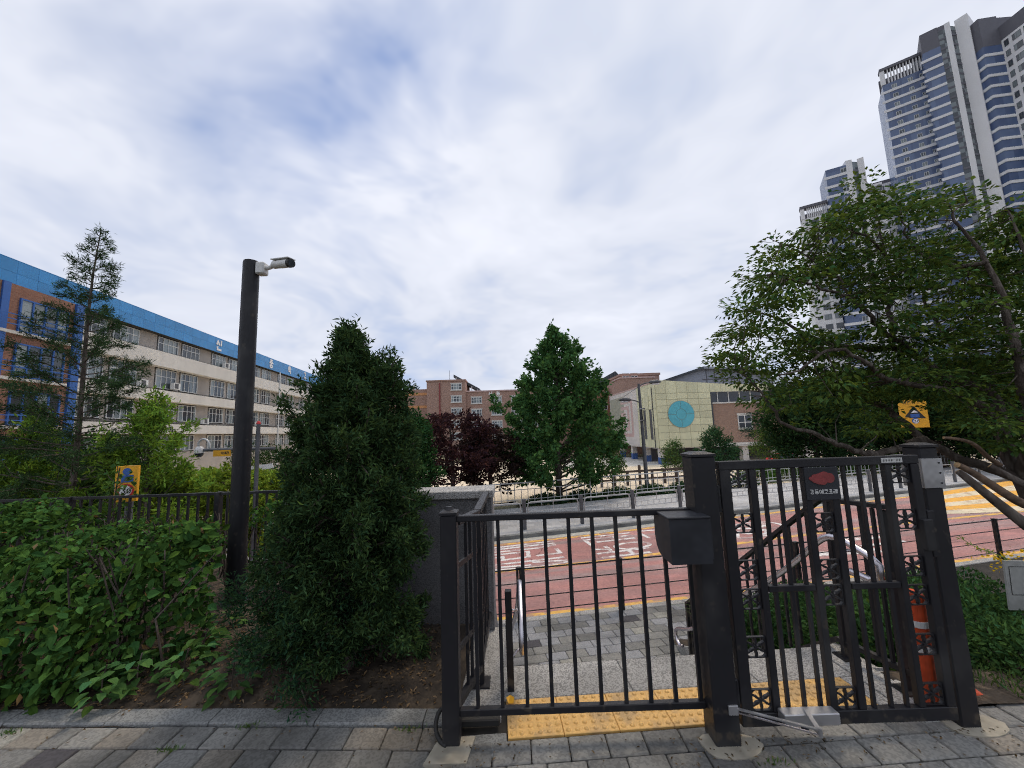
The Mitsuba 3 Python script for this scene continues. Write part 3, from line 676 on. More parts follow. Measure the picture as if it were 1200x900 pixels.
# timber fence in the yard
tf = thing('timber_fence', 'low brown timber post and rail fence in front of the sandy yard', 'fence')
a, b = gp(690, 573, -1.9), gp(835, 563, -1.9); d = b - a
for f in np.linspace(0, 1, 11):
    p = a + d * f; tall = abs(f - .38) < .04 or abs(f - .8) < .04 or f in (1,)
    put(f'{tf}__post', bx(p[0] - .07, p[0] + .07, p[1] - .07, p[1] + .07, -2.2, -.68 if tall else -1.0, .01), 'timber')
put(f'{tf}__rail', bar(a + [0, 0, .86], b + [0, 0, .86], .08, .13), 'timber'); put(f'{tf}__rail', bar(a + [0, 0, .4], b + [0, 0, .4], .06, .10), 'timber')

# camera pole
cp = thing('camera_pole', 'tall black round pole with a white security camera at its top', 'camera pole')
X, Y = -2.72, 3.96
put(f'{cp}__pole', lathe([(0, -.1), (.083, -.1), (.077, 3.46), (.072, 3.485), (0, 3.49)], 28, (X, Y, 0)), 'black_paint', smooth=40)
put(f'{cp}__base_collar', lathe([(.083, .0), (.13, 0), (.125, .03), (.086, .05)], 24, (X, Y, .05)), 'black_paint')
cb = put(f'{cp}__bracket', cat(bx(X + .068, X + .16, Y - .05, Y + .05, 3.335, 3.465, .012), tube([(X + .15, Y, 3.41), (X + .2, Y - .01, 3.405), (X + .26, Y - .03, 3.42)], [.026, .02, .024], 10)), 'camera_white')
d = A3([.9, -.38, -.12]); d /= np.linalg.norm(d); c0_ = A3([X + .245, Y - .03, 3.425])
cm = put(f'{cp}__camera', cat(tube([c0_, c0_ + d * .03, c0_ + d * .25], [.025, .042, .044], 14), bar(c0_ + d * .02 + [0, 0, .048], c0_ + d * .285 + [0, 0, .048], .09, .008)), 'camera_white', smooth=35)
put(f'{cm}__lens_hood', tube([c0_ + d * .25, c0_ + d * .285], .046, 16), 'sign_black'); put(f'{cm}__lens', lathe([(0, .004), (.03, 0)], 14), 'dark_glass')
scene[f'{cm}__lens'] = shape(tube([c0_ + d * .2852, c0_ + d * .287], .032, 14), 'dark_glass')

# left fence behind the hedge
bf = thing('hedge_fence', 'black railing with vertical bars behind the broad leaved hedge', 'fence')
put(f'{bf}__top_rail', bx(-8.2, -2.2, 4.98, 5.02, .945, .975), 'black_paint'); put(f'{bf}__bottom_rail', bx(-8.2, -2.2, 4.985, 5.015, .12, .15), 'black_paint')
bd = shape(bx(-.011, .011, -.011, .011, .151, .944), 'black_paint')
for i in range(48): scene[key(f'{bf}__bar')] = {**bd, 'to_world': T().translate([-8.1 + i * .122, 5.0, 0])}
for x in (-7.4, -5.55, -3.7, -2.25): put(f'{bf}__post', bx(x - .028, x + .028, 4.96, 5.04, -.1, .98), 'black_paint')

# delineator post, orange base, tag board, sprig
dl = thing('delineator_post', 'orange tubular road delineator post with white bands behind the gate', 'delineator post')
put(f'{dl}__tube', tube([(2.262, 2.392, .0), (2.262, 2.392, .60), (2.262, 2.392, .615)], [.05, .047, .035], 18), 'orange_plastic', smooth=40)
for z in (.30, .43): put(f'{dl}__band', lathe([(.0492, 0), (.0508, .002), (.0508, .033), (.0490, .035)], 18, (2.262, 2.392, z)), 'sign_white')
put('orange_block', trimesh.convex.convex_hull(A3([(2.50, 2.43, .0), (2.66, 2.46, 0), (2.64, 2.54, 0), (2.48, 2.52, 0), (2.52, 2.45, .06), (2.60, 2.47, .05), (2.59, 2.52, .05), (2.52, 2.51, .06)])), 'orange_plastic', 'wedge shaped orange plastic piece lying on the soil right of the gate post', 'plastic piece')
tb_ = thing('notice_board', 'small tilted grey notice board with a thin printed frame above the right shrubs', 'notice board')
o, xx, yy = at(1181, 713, 3.2), A3([1, .05, -.06]), A3([.05, 0, 1])
bq = lambda m, dz: place2(m, o - A3([0, dz, 0]), xx, yy)
put(f'{tb_}__board', bq(trimesh.creation.box((.24, .36, .012), transform=trimesh.transformations.translation_matrix((.13, .17, 0))), 0), 'concrete')
put(f'{tb_}__frame_line', bq(ext(sbox(.04, .10, .24, .31).difference(sbox(.044, .104, .236, .306)), .001), .008), 'sign_black')
put(f'{tb_}__flower_print', bq(ext(unary_union([Point(.2 + .018 * math.cos(a), .25 + .018 * math.sin(a)).buffer(.012) for a in np.arange(5) * 1.2566]), .001), .008), mat('pink_print', two(pr((.45, .08, .2), .6))))
put(f'{tb_}__stake', tube([o + [.12, .02, -.6], o + [.13, .02, .2]], .012, 6), 'timber')

# street lamp with two arms
sl = thing('street_lamp', 'dark street lamp post with two lamp arms in front of the pale yellow building', 'street lamp')
bp = A3([6.62, 20.2, -1.9]); put(f'{sl}__post', tube([bp, bp + [-.02, 0, 2.6], bp + [-.06, 0, 5.75]], [.11, .09, .065], 12), 'grey_post', smooth=True)
for i, (z, dx) in enumerate(((5.62, 1), (4.75, -1))):
    h = bp + [-.05, 0, z]; put(f'{sl}__arm', tube(curve([h, h + [.25 * dx, -.05, .12], h + [.5 * dx, -.1, .16]], 8), .03, 8), 'grey_post')
    e = h + A3([.5 * dx, -.1, .16]); lh = put(f'{sl}__lamp_head', tube([e, e + [.1 * dx, 0, .02], e + [.42 * dx, -.02, .04], e + [.62 * dx, -.02, .02]], [.04, .10, .11, .03], 10), 'grey_post', smooth=True)
    put(f'{lh}__diffuser', tube([e + [.14 * dx, 0, -.07], e + [.5 * dx, -.02, -.06]], [.06, .06], 8), 'sign_white')
put(f'{sl}__back_stay', tube([bp + [-.06, 0, 5.6], bp + [-1.15, .3, 4.9]], .012, 5), 'grey_post')
put(f'{sl}__round_sign', tube([bp + [.10, -.15, 4.15], bp + [.13, -.16, 4.15]], .42, 24), 'grey_post')
for z in (4.45, 3.85): put(f'{sl}__clamp', bx(bp[0] - .12, bp[0] + .12, bp[1] - .14, bp[1] + .1, bp[2] + z - .03, bp[2] + z + .03), 'silver_paint')

# school zone sign at the right
def sign(o, w, h, yaw, name, label, thick=.12, pole=2.2):
    t = thing(name, label, 'road sign'); x = A3([math.cos(yaw), math.sin(yaw), 0]); o = A3(o)
    q = lambda m, dz: place2(m, o + np.cross(x, [0, 0, 1]) * dz, x, (0, 0, 1))
    p = put(f'{t}__panel', q(trimesh.creation.box((w, h, thick), transform=trimesh.transformations.translation_matrix((0, h / 2, -thick / 2))), 0), 'sign_yellow')
    put(f'{t}__pole', tube([o - np.cross(x, [0, 0, 1]) * (thick + .06) + [0, 0, h], o - np.cross(x, [0, 0, 1]) * (thick + .06) - [0, 0, pole]], .045, 8), 'grey_post')
    return t, p, q


tz, pz, qz = sign(at(1074, 501, 15.8), .84, 1.12, -.35, 'school_zone_sign', 'yellow school zone sign with a dark pictogram among the branches at the right')
put(f'{tz}__pictogram', qz(ext(unary_union([Point(0, .62).buffer(.13), sbox(-.17, .38, .17, .55), Polygon([(-.32, .42), (0, .86), (.34, .36), (.2, .36)])]), .004), .0005), 'sign_black')
put(f'{tz}__pictogram', qz(ext(unary_union([sbox(-.13, .40, .15, .54), Point(-.0, .27).buffer(.11)]), .004), .004), 'sign_blue')
put(f'{tz}__pictogram', qz(ext(unary_union([Point(.02, .25).buffer(.09), Polygon([(-.1, .58), (0, .70), (.12, .60)])]), .004), .008), 'sign_white')
put(f'{tz}__lettering', qz(ext(hangul('ㅇㅓ ㄹㅣㄴ ㅇㅣ', .13, .12), .003).apply_translation((-.32, .94, 0)), .0005), 'sign_black'); put(f'{tz}__lettering', qz(ext(hangul('ㅂㅗ ㅎㅗ', .1, .12) if False else hangul('ㅎㅗ', .1, .12), .003).apply_translation((.12, .95, 0)), .0005), 'sign_black')
put(f'{tz}__lettering', qz(meshkit.text_mesh('30', .10, .003, True).apply_translation((-.06, .20, 0)), .012), 'sign_black')
# speed sign behind the left hedge
ts, ps, qs = sign(at(146, 588, 5.7), .26, .50, .3, 'speed_limit_sign', 'orange yellow speed limit sign with a red ringed 30 behind the left hedge', .05, 2.6)
put(f'{ts}__red_ring', qs(ext(Point(0, .15).buffer(.098).difference(Point(0, .15).buffer(.073)), .004), .0005), 'sign_red')
put(f'{ts}__white_disc', qs(ext(Point(0, .15).buffer(.0725), .004), .0005), 'sign_white')
put(f'{ts}__lettering', qs(meshkit.text_mesh('30', .066, .003, True).apply_translation((-.051, .117, 0)), .005), 'sign_black')
put(f'{ts}__blue_pictogram', qs(ext(unary_union([sbox(-.06, .27, .08, .37), Point(.0, .42).buffer(.05)]), .004), .0005), 'sign_blue')
# traffic camera arm with dome and yellow plate behind the left fence
YG = 12.0
gc = thing('dome_camera_arm', 'grey horizontal arm carrying a white dome camera on a gooseneck and a yellow plate', 'camera arm')
e0, e1, ep = at(239, 527.5, YG), at(322, 525.5, YG), at(285, 526, YG)
put(f'{gc}__arm', tube([e0, e1], .05, 8), 'grey_post'); put(f'{gc}__post', tube([ep, [ep[0], ep[1], -1.9]], .09, 10), 'grey_post')
c1, c2, c3, c4 = at(244, 527, YG), at(243.5, 517, YG), at(239, 514.5, YG), at(233, 523, YG)
put(f'{gc}__gooseneck', tube(curve([c1, c2, c3, at(234.5, 516.5, YG), c4], 16), .03, 8), 'silver_paint', smooth=True)
dm = at(233.5, 531, YG); dk = put(f'{gc}__dome_housing', lathe([(.05, .20), (.09, .17), (.125, .10), (.13, .0), (0, .0)], 18, dm), 'camera_white', smooth=35)
put(f'{dk}__dome_glass', lathe([(0, -.13), (.06, -.115), (.105, -.07), (.118, -.001)], 18, dm), 'dark_glass', smooth=True)
ya = at(251, 535, YG); yp = put(f'{gc}__yellow_plate', bx(ya[0], ya[0] + .52, YG - .05, YG - .02, ya[2], ya[2] + .185), 'sign_yellow')
put(f'{yp}__lettering', place2(ext(hangul('ㅋㅏ ㅁㅔ ㄹㅏ', .085, .16), .002), (ya[0] + .22, YG - .051, ya[2] + .055), (1, 0, 0), (0, 0, 1)), 'sign_black')
put(f'{gc}__hanger', cat(*[tube([(ya[0] + u, YG - .03, ya[2] + .18), (ya[0] + u, YG - .03, ya[2] + .32)], .012, 5) for u in (.12, .4)]), 'grey_post')
vp = thing('grey_pipe_post', 'plain grey pipe post with a red tip right of the black camera pole', 'post')
q0, q1 = at(302, 575, 8.6), at(303, 497, 8.6)
put(f'{vp}__pipe', tube([[q1[0], 8.6, -1.8], q1], .042, 10), 'grey_post'); put(f'{vp}__red_tip', lathe([(0, .07), (.03, .06), (.043, .02), (.043, 0)], 12, q1), 'sign_red')
wp = [at(293, 555, 13), at(293, 546.5, 13), at(319, 543, 13), at(320, 548, 13)]
put('white_banner', trimesh.convex.convex_hull(A3([p + [0, dy, 0] for p in wp for dy in (0, .03)])), 'white_cloth', 'white banner seen through the leaves right of the black camera pole', 'banner')
# ---------------------------------------------------------------- buildings
def frame(o, u):
    """matrix of a facade: x along u, y into the building, z up"""
    u = A3([u[0], u[1], 0.]); u /= np.linalg.norm(u); M = np.eye(4); M[:3, 0] = u; M[:3, 1] = (-u[1], u[0], 0); M[:3, 3] = (o[0], o[1], 0); return M


def local(M):
    def f(*a, **k): m = bx(*a, **k); m.apply_transform(M); return m
    return f


def win_mesh(w, h, nx, ny, t=.07, d=.08, split=.62):
    ms = [bx(0, w, -d, 0, 0, t), bx(0, w, -d, 0, h - t, h), bx(0, t, -d, 0, t, h - t), bx(w - t, w, -d, 0, t, h - t)]
    for i in range(1, nx): ms.append(bx(w * i / nx - t / 2, w * i / nx + t / 2, -d + .004, -.004, t, h - t))
    if ny > 1: ms.append(bx(t, w - t, -d + .008, -.008, h * split - t / 2, h * split + t / 2))
    return cat(*ms)


def window(holder, M, s, z, fd, gd):
    m = M @ move(s, 0, z); w = key(f'{holder}__window'); scene[w] = {**fd, 'to_world': T(m)}; scene[f'{w}__pane'] = {**gd, 'to_world': T(m)}; return w


# school on the left
us = A3([-.121, 1.0]); MS = frame((-28.4, 0), us); LS = local(MS); k0 = math.hypot(.121, 1)
sc = thing('school_building', 'long cream school building with white bands and a bright blue roof fascia at the left', 'school building')
put(f'{sc}__wall', LS(27.2, 80, .0, 12, -5, 11.6), 'cream_wall')
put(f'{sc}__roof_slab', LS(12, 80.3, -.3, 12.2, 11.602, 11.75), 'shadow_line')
for i in range(56):
    for j in range(2): put(f'{sc}__fascia_panel', LS(12.4 + i * 1.22, 12.4 + i * 1.22 + 1.205, -.62, -.55, 11.62 + j * .80, 11.62 + j * .80 + .788), f'blue_fascia_{(i * 7 + j * 5 + i // 4) % 3}')
put(f'{sc}__fascia_frame', LS(12.4, 80.7, -.545, -.3, 11.65, 13.18), 'shadow_line'); put(f'{sc}__coping', LS(12.4, 80.75, -.63, .2, 13.215, 13.26), 'blue_fascia')
for n, s in ((('ㅅㅣㄴ'), 43.3), ('ㄷㅏㅇ', 49.3), ('ㅈㅜㅇ', 55.2), ('ㅎㅏㄱ', 61.1), ('ㄱㅛ', 67.0)):
    m = ext(hangul(n, 1.15, .17), .06); m.apply_translation((-.55, -.5, 0)); m = place2(m, (0, 0, 0), (1, 0, 0), (0, 0, 1)); m.apply_transform(MS @ move(s * k0, -.63, 12.38)); put(f'{sc}__sign_letter', m, 'sign_white')
for z0, z1 in ((8.62, 9.98), (5.5, 6.45), (2.5, 3.4)):
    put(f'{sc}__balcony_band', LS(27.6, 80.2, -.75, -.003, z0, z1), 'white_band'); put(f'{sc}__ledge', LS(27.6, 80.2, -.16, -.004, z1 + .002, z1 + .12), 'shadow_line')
fdl = [shape(win_mesh(2.5, h, 4, 2, .05), 'window_frame') for h in (1.45, 1.8, 1.6, 1.5)]; gdl = [shape(bx(.02, 2.48, -.03, -.012, .02, h - .02), 'window_glass') for h in (1.45, 1.8, 1.6, 1.5)]
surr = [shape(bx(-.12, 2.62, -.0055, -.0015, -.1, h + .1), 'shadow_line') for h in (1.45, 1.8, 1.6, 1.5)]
for b in range(7):
    for dd in (0, 3.1):
        s = (27.7 + b * 7.75 + dd) * k0
        if s > 77: continue
        for r, z in enumerate((10.05, 6.72, 3.75, .85)):
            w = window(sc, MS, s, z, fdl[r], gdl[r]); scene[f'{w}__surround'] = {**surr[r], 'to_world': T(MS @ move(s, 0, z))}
for y in (57.6, 72.4): put(f'{sc}__drain_pipe', LS(y * k0, y * k0 + .12, -.9, -.78, -4, 11.6), 'window_frame')
for s, z in ((37.2, 6.62), (45, 9.98), (52.6, 3.4), (60.4, 6.45), (41.8, 3.4), (33.3, 6.45)):
    u_ = put(f'{sc}__air_conditioner', LS(s, s + .85, -.62, -.30, z + .13, z + .72), 'window_frame'); put(f'{u_}__fan_grille', LS(s + .1, s + .6, -.63, -.621, z + .18, z + .66), 'grey_post')
for z in (9.98, 6.45, 3.4): put(f'{sc}__cable', LS(27.8, 79, -.20, -.165, z + .16, z + .20), 'shadow_line')
# brick bay of the school
put(f'{sc}__brick_bay', LS(8, 26.6, -1.1, 6, -5, 11.55), 'red_brick'); put(f'{sc}__blue_column', LS(26.62, 27.18, -1.25, .2, -5, 11.56), 'blue_column'); put(f'{sc}__blue_column', LS(22.2, 22.6, -1.2, -1.103, -5, 11.56), 'blue_column')
fb = shape(win_mesh(3.0, 2.1, 4, 2, .09, .1, .3), 'blue_column'); gb_ = shape(bx(.02, 2.98, -.04, -.012, .02, 2.08), 'window_glass')
for z in (8.7, 5.9, 3.0, .1):
    for s in (23.2, 18.6): window(sc, MS @ move(0, -1.1, 0), s, z, fb, gb_)
    put(f'{sc}__sill', LS(18, 26.4, -1.28, -1.104, z - .2, z - .02), 'white_band')
    for h in (.25, .55, .85): put(f'{sc}__guard_rail', LS(18.4, 26.3, -1.62, -1.58, z + h, z + h + .05), 'blue_column')

# pale yellow hall
ph = thing('yellow_hall', 'pale yellow panelled hall on pillars with a big round teal panel', 'building')
C0 = at(767, 445, 58.0); MF = frame(C0, (1, .045)); LF = local(MF); ML = frame(C0, (-.037, 1.0)); LL = local(ML @ np.diag([1, -1, 1, 1.0]))
def LL(x0, x1, d0, d1, z0, z1, c=0):  # left face: d outwards (towards -x)
    m = bx(x0, x1, d0, d1, z0, z1); m.apply_transform(ML); return m


topz = lambda s: 8.55 - 1.0 * min(s, 12) / 12
core = Polygon([(.05, -1.45), (8.1, -1.45), (8.1, topz(8) - .1), (.05, 8.45)])
put(f'{ph}__core', LF(.08, 8.0, .08, 23.6, -1.5, 7.4), 'panel_joint')
cols = [.0, 1.55, 3.15, 4.75, 6.4, 8.25]; rows = [-1.5, -.35, .7, 1.75, 2.75, 3.7, 4.65, 5.6, 6.5]
for a, b in zip(cols[:-1], cols[1:]):
    for z0, z1 in zip(rows[:-1], rows[1:]): put(f'{ph}__panel', LF(a + .02, b - .02, -.06, .078, z0 + .02, z1 - .02), f'pale_yellow_panel_{int(a * 13 + z0 * 7) % 3}')
cols2 = cols + [9.9, 11.5, 13.1, 14.7, 16.3, 17.9]
for a, b in zip(cols2[:-1], cols2[1:]):
    P = [(X, Y, z) for X in (a + .02, b - .02) for Y in (-.06, .3) for z in (6.52, topz(X))]; m = trimesh.convex.convex_hull(A3(P)); m.apply_transform(MF); put(f'{ph}__panel', m, f'pale_yellow_panel_{int(a * 13) % 3}')
m = trimesh.convex.convex_hull(A3([(X, Y, z) for X in (-.1, 18) for Y in (-.1, 1.) for z in (topz(max(X, 0)) + .003, topz(max(X, 0)) + .13)])) if False else None
tp_ = lambda pts, d, h: place2(trimesh.creation.extrude_polygon(pts, d, engine='earcut'), (0, 0, 0), (1, 0, 0), (0, 0, 1))
cz, cxx, R_ = 3.35, 3.55, 1.95
def disc(shape, d0, m):
    q = trimesh.creation.extrude_polygon(shape, .06, engine='earcut'); q = place2(q, (cxx, d0, cz), (1, 0, 0), (0, 0, 1)); q.apply_transform(MF); return put(f'{ph}__{m[0]}', q, m[1])
disc(Point(0, 0).buffer(R_ + .05, 32), -.061, ('disc_back', 'panel_joint'))
ringp = Point(0, 0).buffer(R_, 32).difference(Point(0, 0).buffer(.80, 24))
for sx in (-1, 1):
    for sy in (-1, 1): disc(ringp.intersection(sbox(min(.03 * sx, 9 * sx), min(.03 * sy, 9 * sy), max(.03 * sx, 9 * sx), max(.03 * sy, 9 * sy))), -.115, ('teal_panel', 'teal_panel'))
disc(Point(0, 0).buffer(.75, 24), -.115, ('teal_panel', 'teal_panel'))
put(f'{ph}__brick_wall', LF(8.28, 26, .35, 20, -1.3, 4.75), 'tan_brick')
put(f'{ph}__upper_wall', LF(8.3, 26, .6, 20, 4.752, 6.5), 'dark_glass'); put(f'{ph}__sill', LF(8.3, 18, .15, .6, 4.753, 4.95), 'white_band')
for s in np.arange(9.6, 18, 1.7): put(f'{ph}__mullion', LF(s, s + .1, .5, .598, 4.955, 6.48), 'window_frame')
put(f'{ph}__joint_strip', LF(8.26, 8.5, -.02, .348, -1.3, 6.48), 'dark_roof')
put(f'{ph}__soffit', LF(.1, 26, .1, 20, -1.62, -1.503), 'pale_tile'); put(f'{ph}__white_trim', LF(8.3, 26, .2, .348, -1.45, -1.1), 'white_band')
fy = shape(win_mesh(2.1, 2.0, 2, 2, .1, .1, .45), 'window_frame'); gy = shape(bx(.02, 2.08, -.04, -.012, .02, 1.98), 'dark_glass')
for s in (12.3, 19): window(ph, MF @ move(0, .35, 0), s, .95, fy, gy); put(f'{ph}__lintel', LF(s - .1, s + 2.2, .2, .348, 2.96, 3.2), 'white_band'); put(f'{ph}__sill', LF(s - .1, s + 2.2, .2, .348, .75, .94), 'white_band')
# its left side
for z0, z1 in zip([-1.5, 1.4, 4.3], [1.4, 4.3, 8.2]):
    for a, b in ((.1, 1.9), (3.0, 4.4), (5.5, 7.9)): put(f'{ph}__panel', LL(a, b - .03, 0, .06, z0 + .02, z1 - .02), f'pale_yellow_panel_{int(a * 13 + z0 * 7) % 3}')
put(f'{ph}__side_wall', LL(.02, 8, -.0, -.07 + .0, -1.5, 8.3) if False else LL(.1, 7.95, -.9, -.02, 4.31, 8.2), 'pale_yellow_panel')
put('yard_paving', flat(sbox(8, 44, 60, 75), -3.9, .02), 'yard_paving', kind='structure')
for a in (1.9, 4.4): put(f'{ph}__slit_window', LL(a, a + 1.08, -.3, -.022, -.3, 6.3), 'grey_post'); put(f'{ph}__slit_panel', LL(a, a + 1.08, -.25, .03, 6.32, 8.2), 'pale_yellow_panel'); put(f'{ph}__slit_panel', LL(a, a + 1.08, -.25, .03, -1.48, -.32), 'pale_yellow_panel')
for a in (1.2, 5.9): put(f'{ph}__drain_pipe', LL(a, a + .11, .062, .17, -1.5, 7.6), 'grey_post')
put(f'{ph}__tiled_wall', LL(8, 24, -.9, .04, -1.5, 8.2), 'pale_tile')
for i, (hw, hh) in enumerate(((5.6, 3.3), (3.7, 2.2), (1.7, 1.1))):
    shp = sbox(-hw, -hh, hw, hh).difference(sbox(-hw + .95, -hh + .6, hw - .95, hh - .6)); q = trimesh.creation.extrude_polygon(shp, .012, engine='earcut'); q = place2(q, (16, .054, 3.3), (1, 0, 0), (0, 0, 1)); q.apply_transform(ML); put(f'{ph}__tile_border', q, 'pink_tile')
put(f'{ph}__parapet_cap', LL(0, 24.1, -.5, .12, 8.203, 8.36), 'pink_tile')
# turned so that 'outwards' is towards the open side
for n in [n for n in scene if n.startswith(ph + '__')]: pass
for s in (.6, 6.2, 12.5, 19): 
    put(f'{ph}__pillar', LL(s, s + .8, -1.0, -.2, -5, -1.62), 'pale_tile'); put(f'{ph}__pillar_base', LL(s - .03, s + .83, -1.03, -.17, -5, -2.9), 'blue_base')
for s in (6.3, 12.6, 17.2, 22): put(f'{ph}__pillar', LF(s, s + .9, .4, 1.3, -5, -1.62), 'pale_tile')
put(f'{ph}__undercroft_wall', LF(1.5, 26, 7, 7.3, -5, -1.625), 'tower_grey')
car = thing('parked_car', 'red car parked under the pillars of the hall, seen above the gate', 'car')
cp0 = at(919, 533, 50); MC = frame((cp0[0], cp0[1]), (1, .1)); LC = local(MC @ move(0, 0, -3.75))
put(f'{car}__body', LC(-2.1, 2.1, -.85, .85, .3, 1.0, .18), 'car_red'); put(f'{car}__cabin', (lambda m: (m.apply_transform(MC @ move(0, 0, -3.75)), m)[1])(trimesh.convex.convex_hull(A3([(x, y, z) for x, z, hw in ((-1.3, .98, .8), (1.2, .98, .8), (-.8, 1.45, .65), (.7, 1.45, .65)) for y in (-hw, hw)]))), 'dark_glass')
put(f'{car}__roof', LC(-.8, .7, -.62, .62, 1.44, 1.49, .02), 'car_red')
for sx in (-1.3, 1.3):
    for sy in (-.82, .82): put(f'{car}__wheel', (lambda m: (m.apply_transform(MC @ move(0, 0, -3.75)), m)[1])(tube([(sx, sy - .1, .32), (sx, sy + .1, .32)], .32, 14)), 'black_rubber')

# blocks behind the hall
def block(name, label, px0, px1, y0, z1, D, m, depth=12, yaw=.03, cat_='building'):
    t = thing(name, label, cat_); p = at(px0, y0, D); q = at(px1, y0, D); Mb = frame(p, (1, yaw)); Lb = local(Mb); w = q[0] - p[0]
    put(f'{t}__wall', Lb(0, w, 0, depth, -5, z1), m); return t, Mb, Lb, w


zt = lambda y, px, D: 1.6 + ((506.2 - .034 * (px - 600)) - y) / 459 * D
t, Mb, Lb, w = block('brick_block', 'brown brick block with stepped parapets behind the white tiled wall', 727, 773, 440, zt(440, 750, 90), 90, 'brown_brick')
put(f'{t}__parapet_cap', Lb(-.2, w + .2, -.2, 12.2, zt(440, 750, 90) + .003, zt(440, 750, 90) + .5), 'brown_brick'); put(f'{t}__lower_wing', Lb(-2, w * .6, -6, -.01, -5, zt(447, 750, 90)), 'brown_brick'); put(f'{t}__coping', Lb(-2.2, w * .6 + .1, -6.2, -.02, zt(447, 750, 90) + .003, zt(447, 750, 90) + .25), 'pink_tile')
fw_ = shape(win_mesh(1.6, 1.8, 2, 2, .1), 'window_frame'); gw_ = shape(bx(.02, 1.58, -.04, -.012, .02, 1.78), 'dark_glass')
for s in (.4, 2.4): window(t, Mb, s, zt(446, 750, 90), fw_, gw_)
t, Mb, Lb, w = block('orange_brick_block', 'orange brown brick block half hidden behind the broad green tree', 672, 714, 462, zt(461, 705, 96), 96, 'red_brick')
put(f'{t}__upper_wall', Lb(1, w, 3, 11, zt(461, 705, 96) + .01, zt(451, 705, 96)), 'brown_brick')
for s in (w - 4.2, w - 2.2):
    for z in (6.2, 2.6): window(t, Mb, s, z, fw_, gw_)
rfk = thing('dark_canopy_roof', 'dark steel gable canopy rising above the roofs right of the broad green tree', 'roof canopy')
pk = [at(693, 452, 112), at(721, 436, 112), at(735, 450, 112)]
put(f'{rfk}__roof', trimesh.convex.convex_hull(A3([p + [0, d, dz] for p in pk for d in (0, 9) for dz in (0, .3)])), 'dark_roof')
for f in np.linspace(.15, .95, 6):
    a = pk[0] + (pk[1] - pk[0]) * f; put(f'{rfk}__rib', tube([a + [0, -.3, .2], [a[0], a[1] - .3, pk[0][2]]], .12, 5), 'grey_post')
rfc = thing('solar_canopy', 'dark sloping solar canopy on the roof of the middle brick building', 'roof canopy')
a, b = at(531.5, 441, 112), at(562, 457.5, 112)
put(f'{rfc}__panel', trimesh.convex.convex_hull(A3([p + [0, d, dz] for p in (a, b) for d, dd in ((0, 0), (8, .0)) for dz in (-.3, .55)])), 'dark_roof')
for f in (.1, .4, .7, .93): p = a + (b - a) * f; put(f'{rfc}__strut', tube([p, [p[0], p[1], zt(459, 560, 107)]], .1, 5), 'window_frame')
gh = thing('grey_roofed_hall', 'hall with a sloping grey metal roof behind the yellow hall', 'building')
D = 88.; g0, g1, g2, g3 = at(775, 449, D), at(822, 433, D), at(870, 434, D), at(905, 440, D)
base_ = [(g0[0], g0[2]), (g1[0], g1[2]), (g2[0], g2[2]), (g3[0], g3[2]), (g3[0], -5), (g0[0], -5)]
q = trimesh.creation.extrude_polygon(Polygon(base_), 16, engine='earcut'); put(f'{gh}__wall', place2(q, (0, D + 16, 0), (1, 0, 0), (0, 0, 1)), 'grey_roof')
for p, r_ in ((g0, g1), (g1, g2), (g2, g3)): put(f'{gh}__roof', trimesh.convex.convex_hull(A3([c + [0, d, dz] for c in (p, r_) for d in (-1.2, 17) for dz in (.02, .55)])), 'dark_roof' if p is g0 else 'grey_roof')
for f in np.linspace(.1, .9, 5): a = g1 + (g2 - g1) * f; put(f'{gh}__wall_seam', bx(a[0], a[0] + .12, D - .1, D - .004, 4, a[2] - .1), 'tower_grey')
put(f'{gh}__wall_seam', bx(g1[0], g2[0], D - .12, D - .101, g1[2] - 2.4, g1[2] - 2.2), 'tower_grey')

# middle brick building
D = 107.
mb, Mb, Lb, w = block('brick_school_building', 'brown brick school building with white framed windows in the middle distance', 500, 545, 447, zt(447, 520, D), D, 'brown_brick', 14, .02)
put(f'{mb}__cap', Lb(-.2, w + .2, -.25, 14, zt(447, 520, D) + .003, zt(447, 520, D) + .4), 'brown_brick')
w2 = at(700, 450, D)[0] - at(545, 450, D)[0]; ztop = zt(458.5, 570, D)
put(f'{mb}__long_wing', Lb(w + .01, w + w2, 1.2, 14, -5, ztop), 'brown_brick'); put(f'{mb}__cap', Lb(w + .02, w + w2, 1.0, 14, ztop + .003, ztop + .35), 'pink_tile')
put(f'{mb}__left_wing', Lb(-14, -.01, 3.0, 14, -5, zt(455, 490, D)), 'brown_brick')
for y in (461, 476.5, 492): z = zt(y, 490, D); put(f'{mb}__orange_band', Lb(-14, -.02, 2.9, 2.998, z - .35, z + .35), 'orange_band')
fm = shape(win_mesh(2.9, 1.65, 4, 2, .12, .1, .55), 'window_frame'); gm = shape(bx(.02, 2.88, -.04, -.012, .02, 1.63), 'window_glass')
for r in range(5):
    z = zt(457, 534, D) - r * 3.38; s = at(528.3, 450, D)[0] - at(500, 450, D)[0]
    window(mb, Mb, s, z, fm, gm); put(f'{mb}__lintel', Lb(s - .15, s + 3.05, -.14, -.003, z + 1.66, z + 1.9), 'white_band'); put(f'{mb}__sill', Lb(s - .15, s + 3.05, -.2, -.003, z - .25, z - .01), 'white_band')
    z = zt(472.5, 557, D) - r * 3.38
    for c in range(7 if r < 4 else 0):
        s = at(551.3, 450, D)[0] - at(500, 450, D)[0] + c * 5.55
        window(mb, Mb @ move(0, 1.2, 0), s, z, fm, gm); put(f'{mb}__lintel', Lb(s - .15, s + 3.05, 1.06, 1.197, z + 1.66, z + 1.9), 'white_band'); put(f'{mb}__sill', Lb(s - .15, s + 3.05, 1.0, 1.197, z - .25, z - .01), 'white_band')
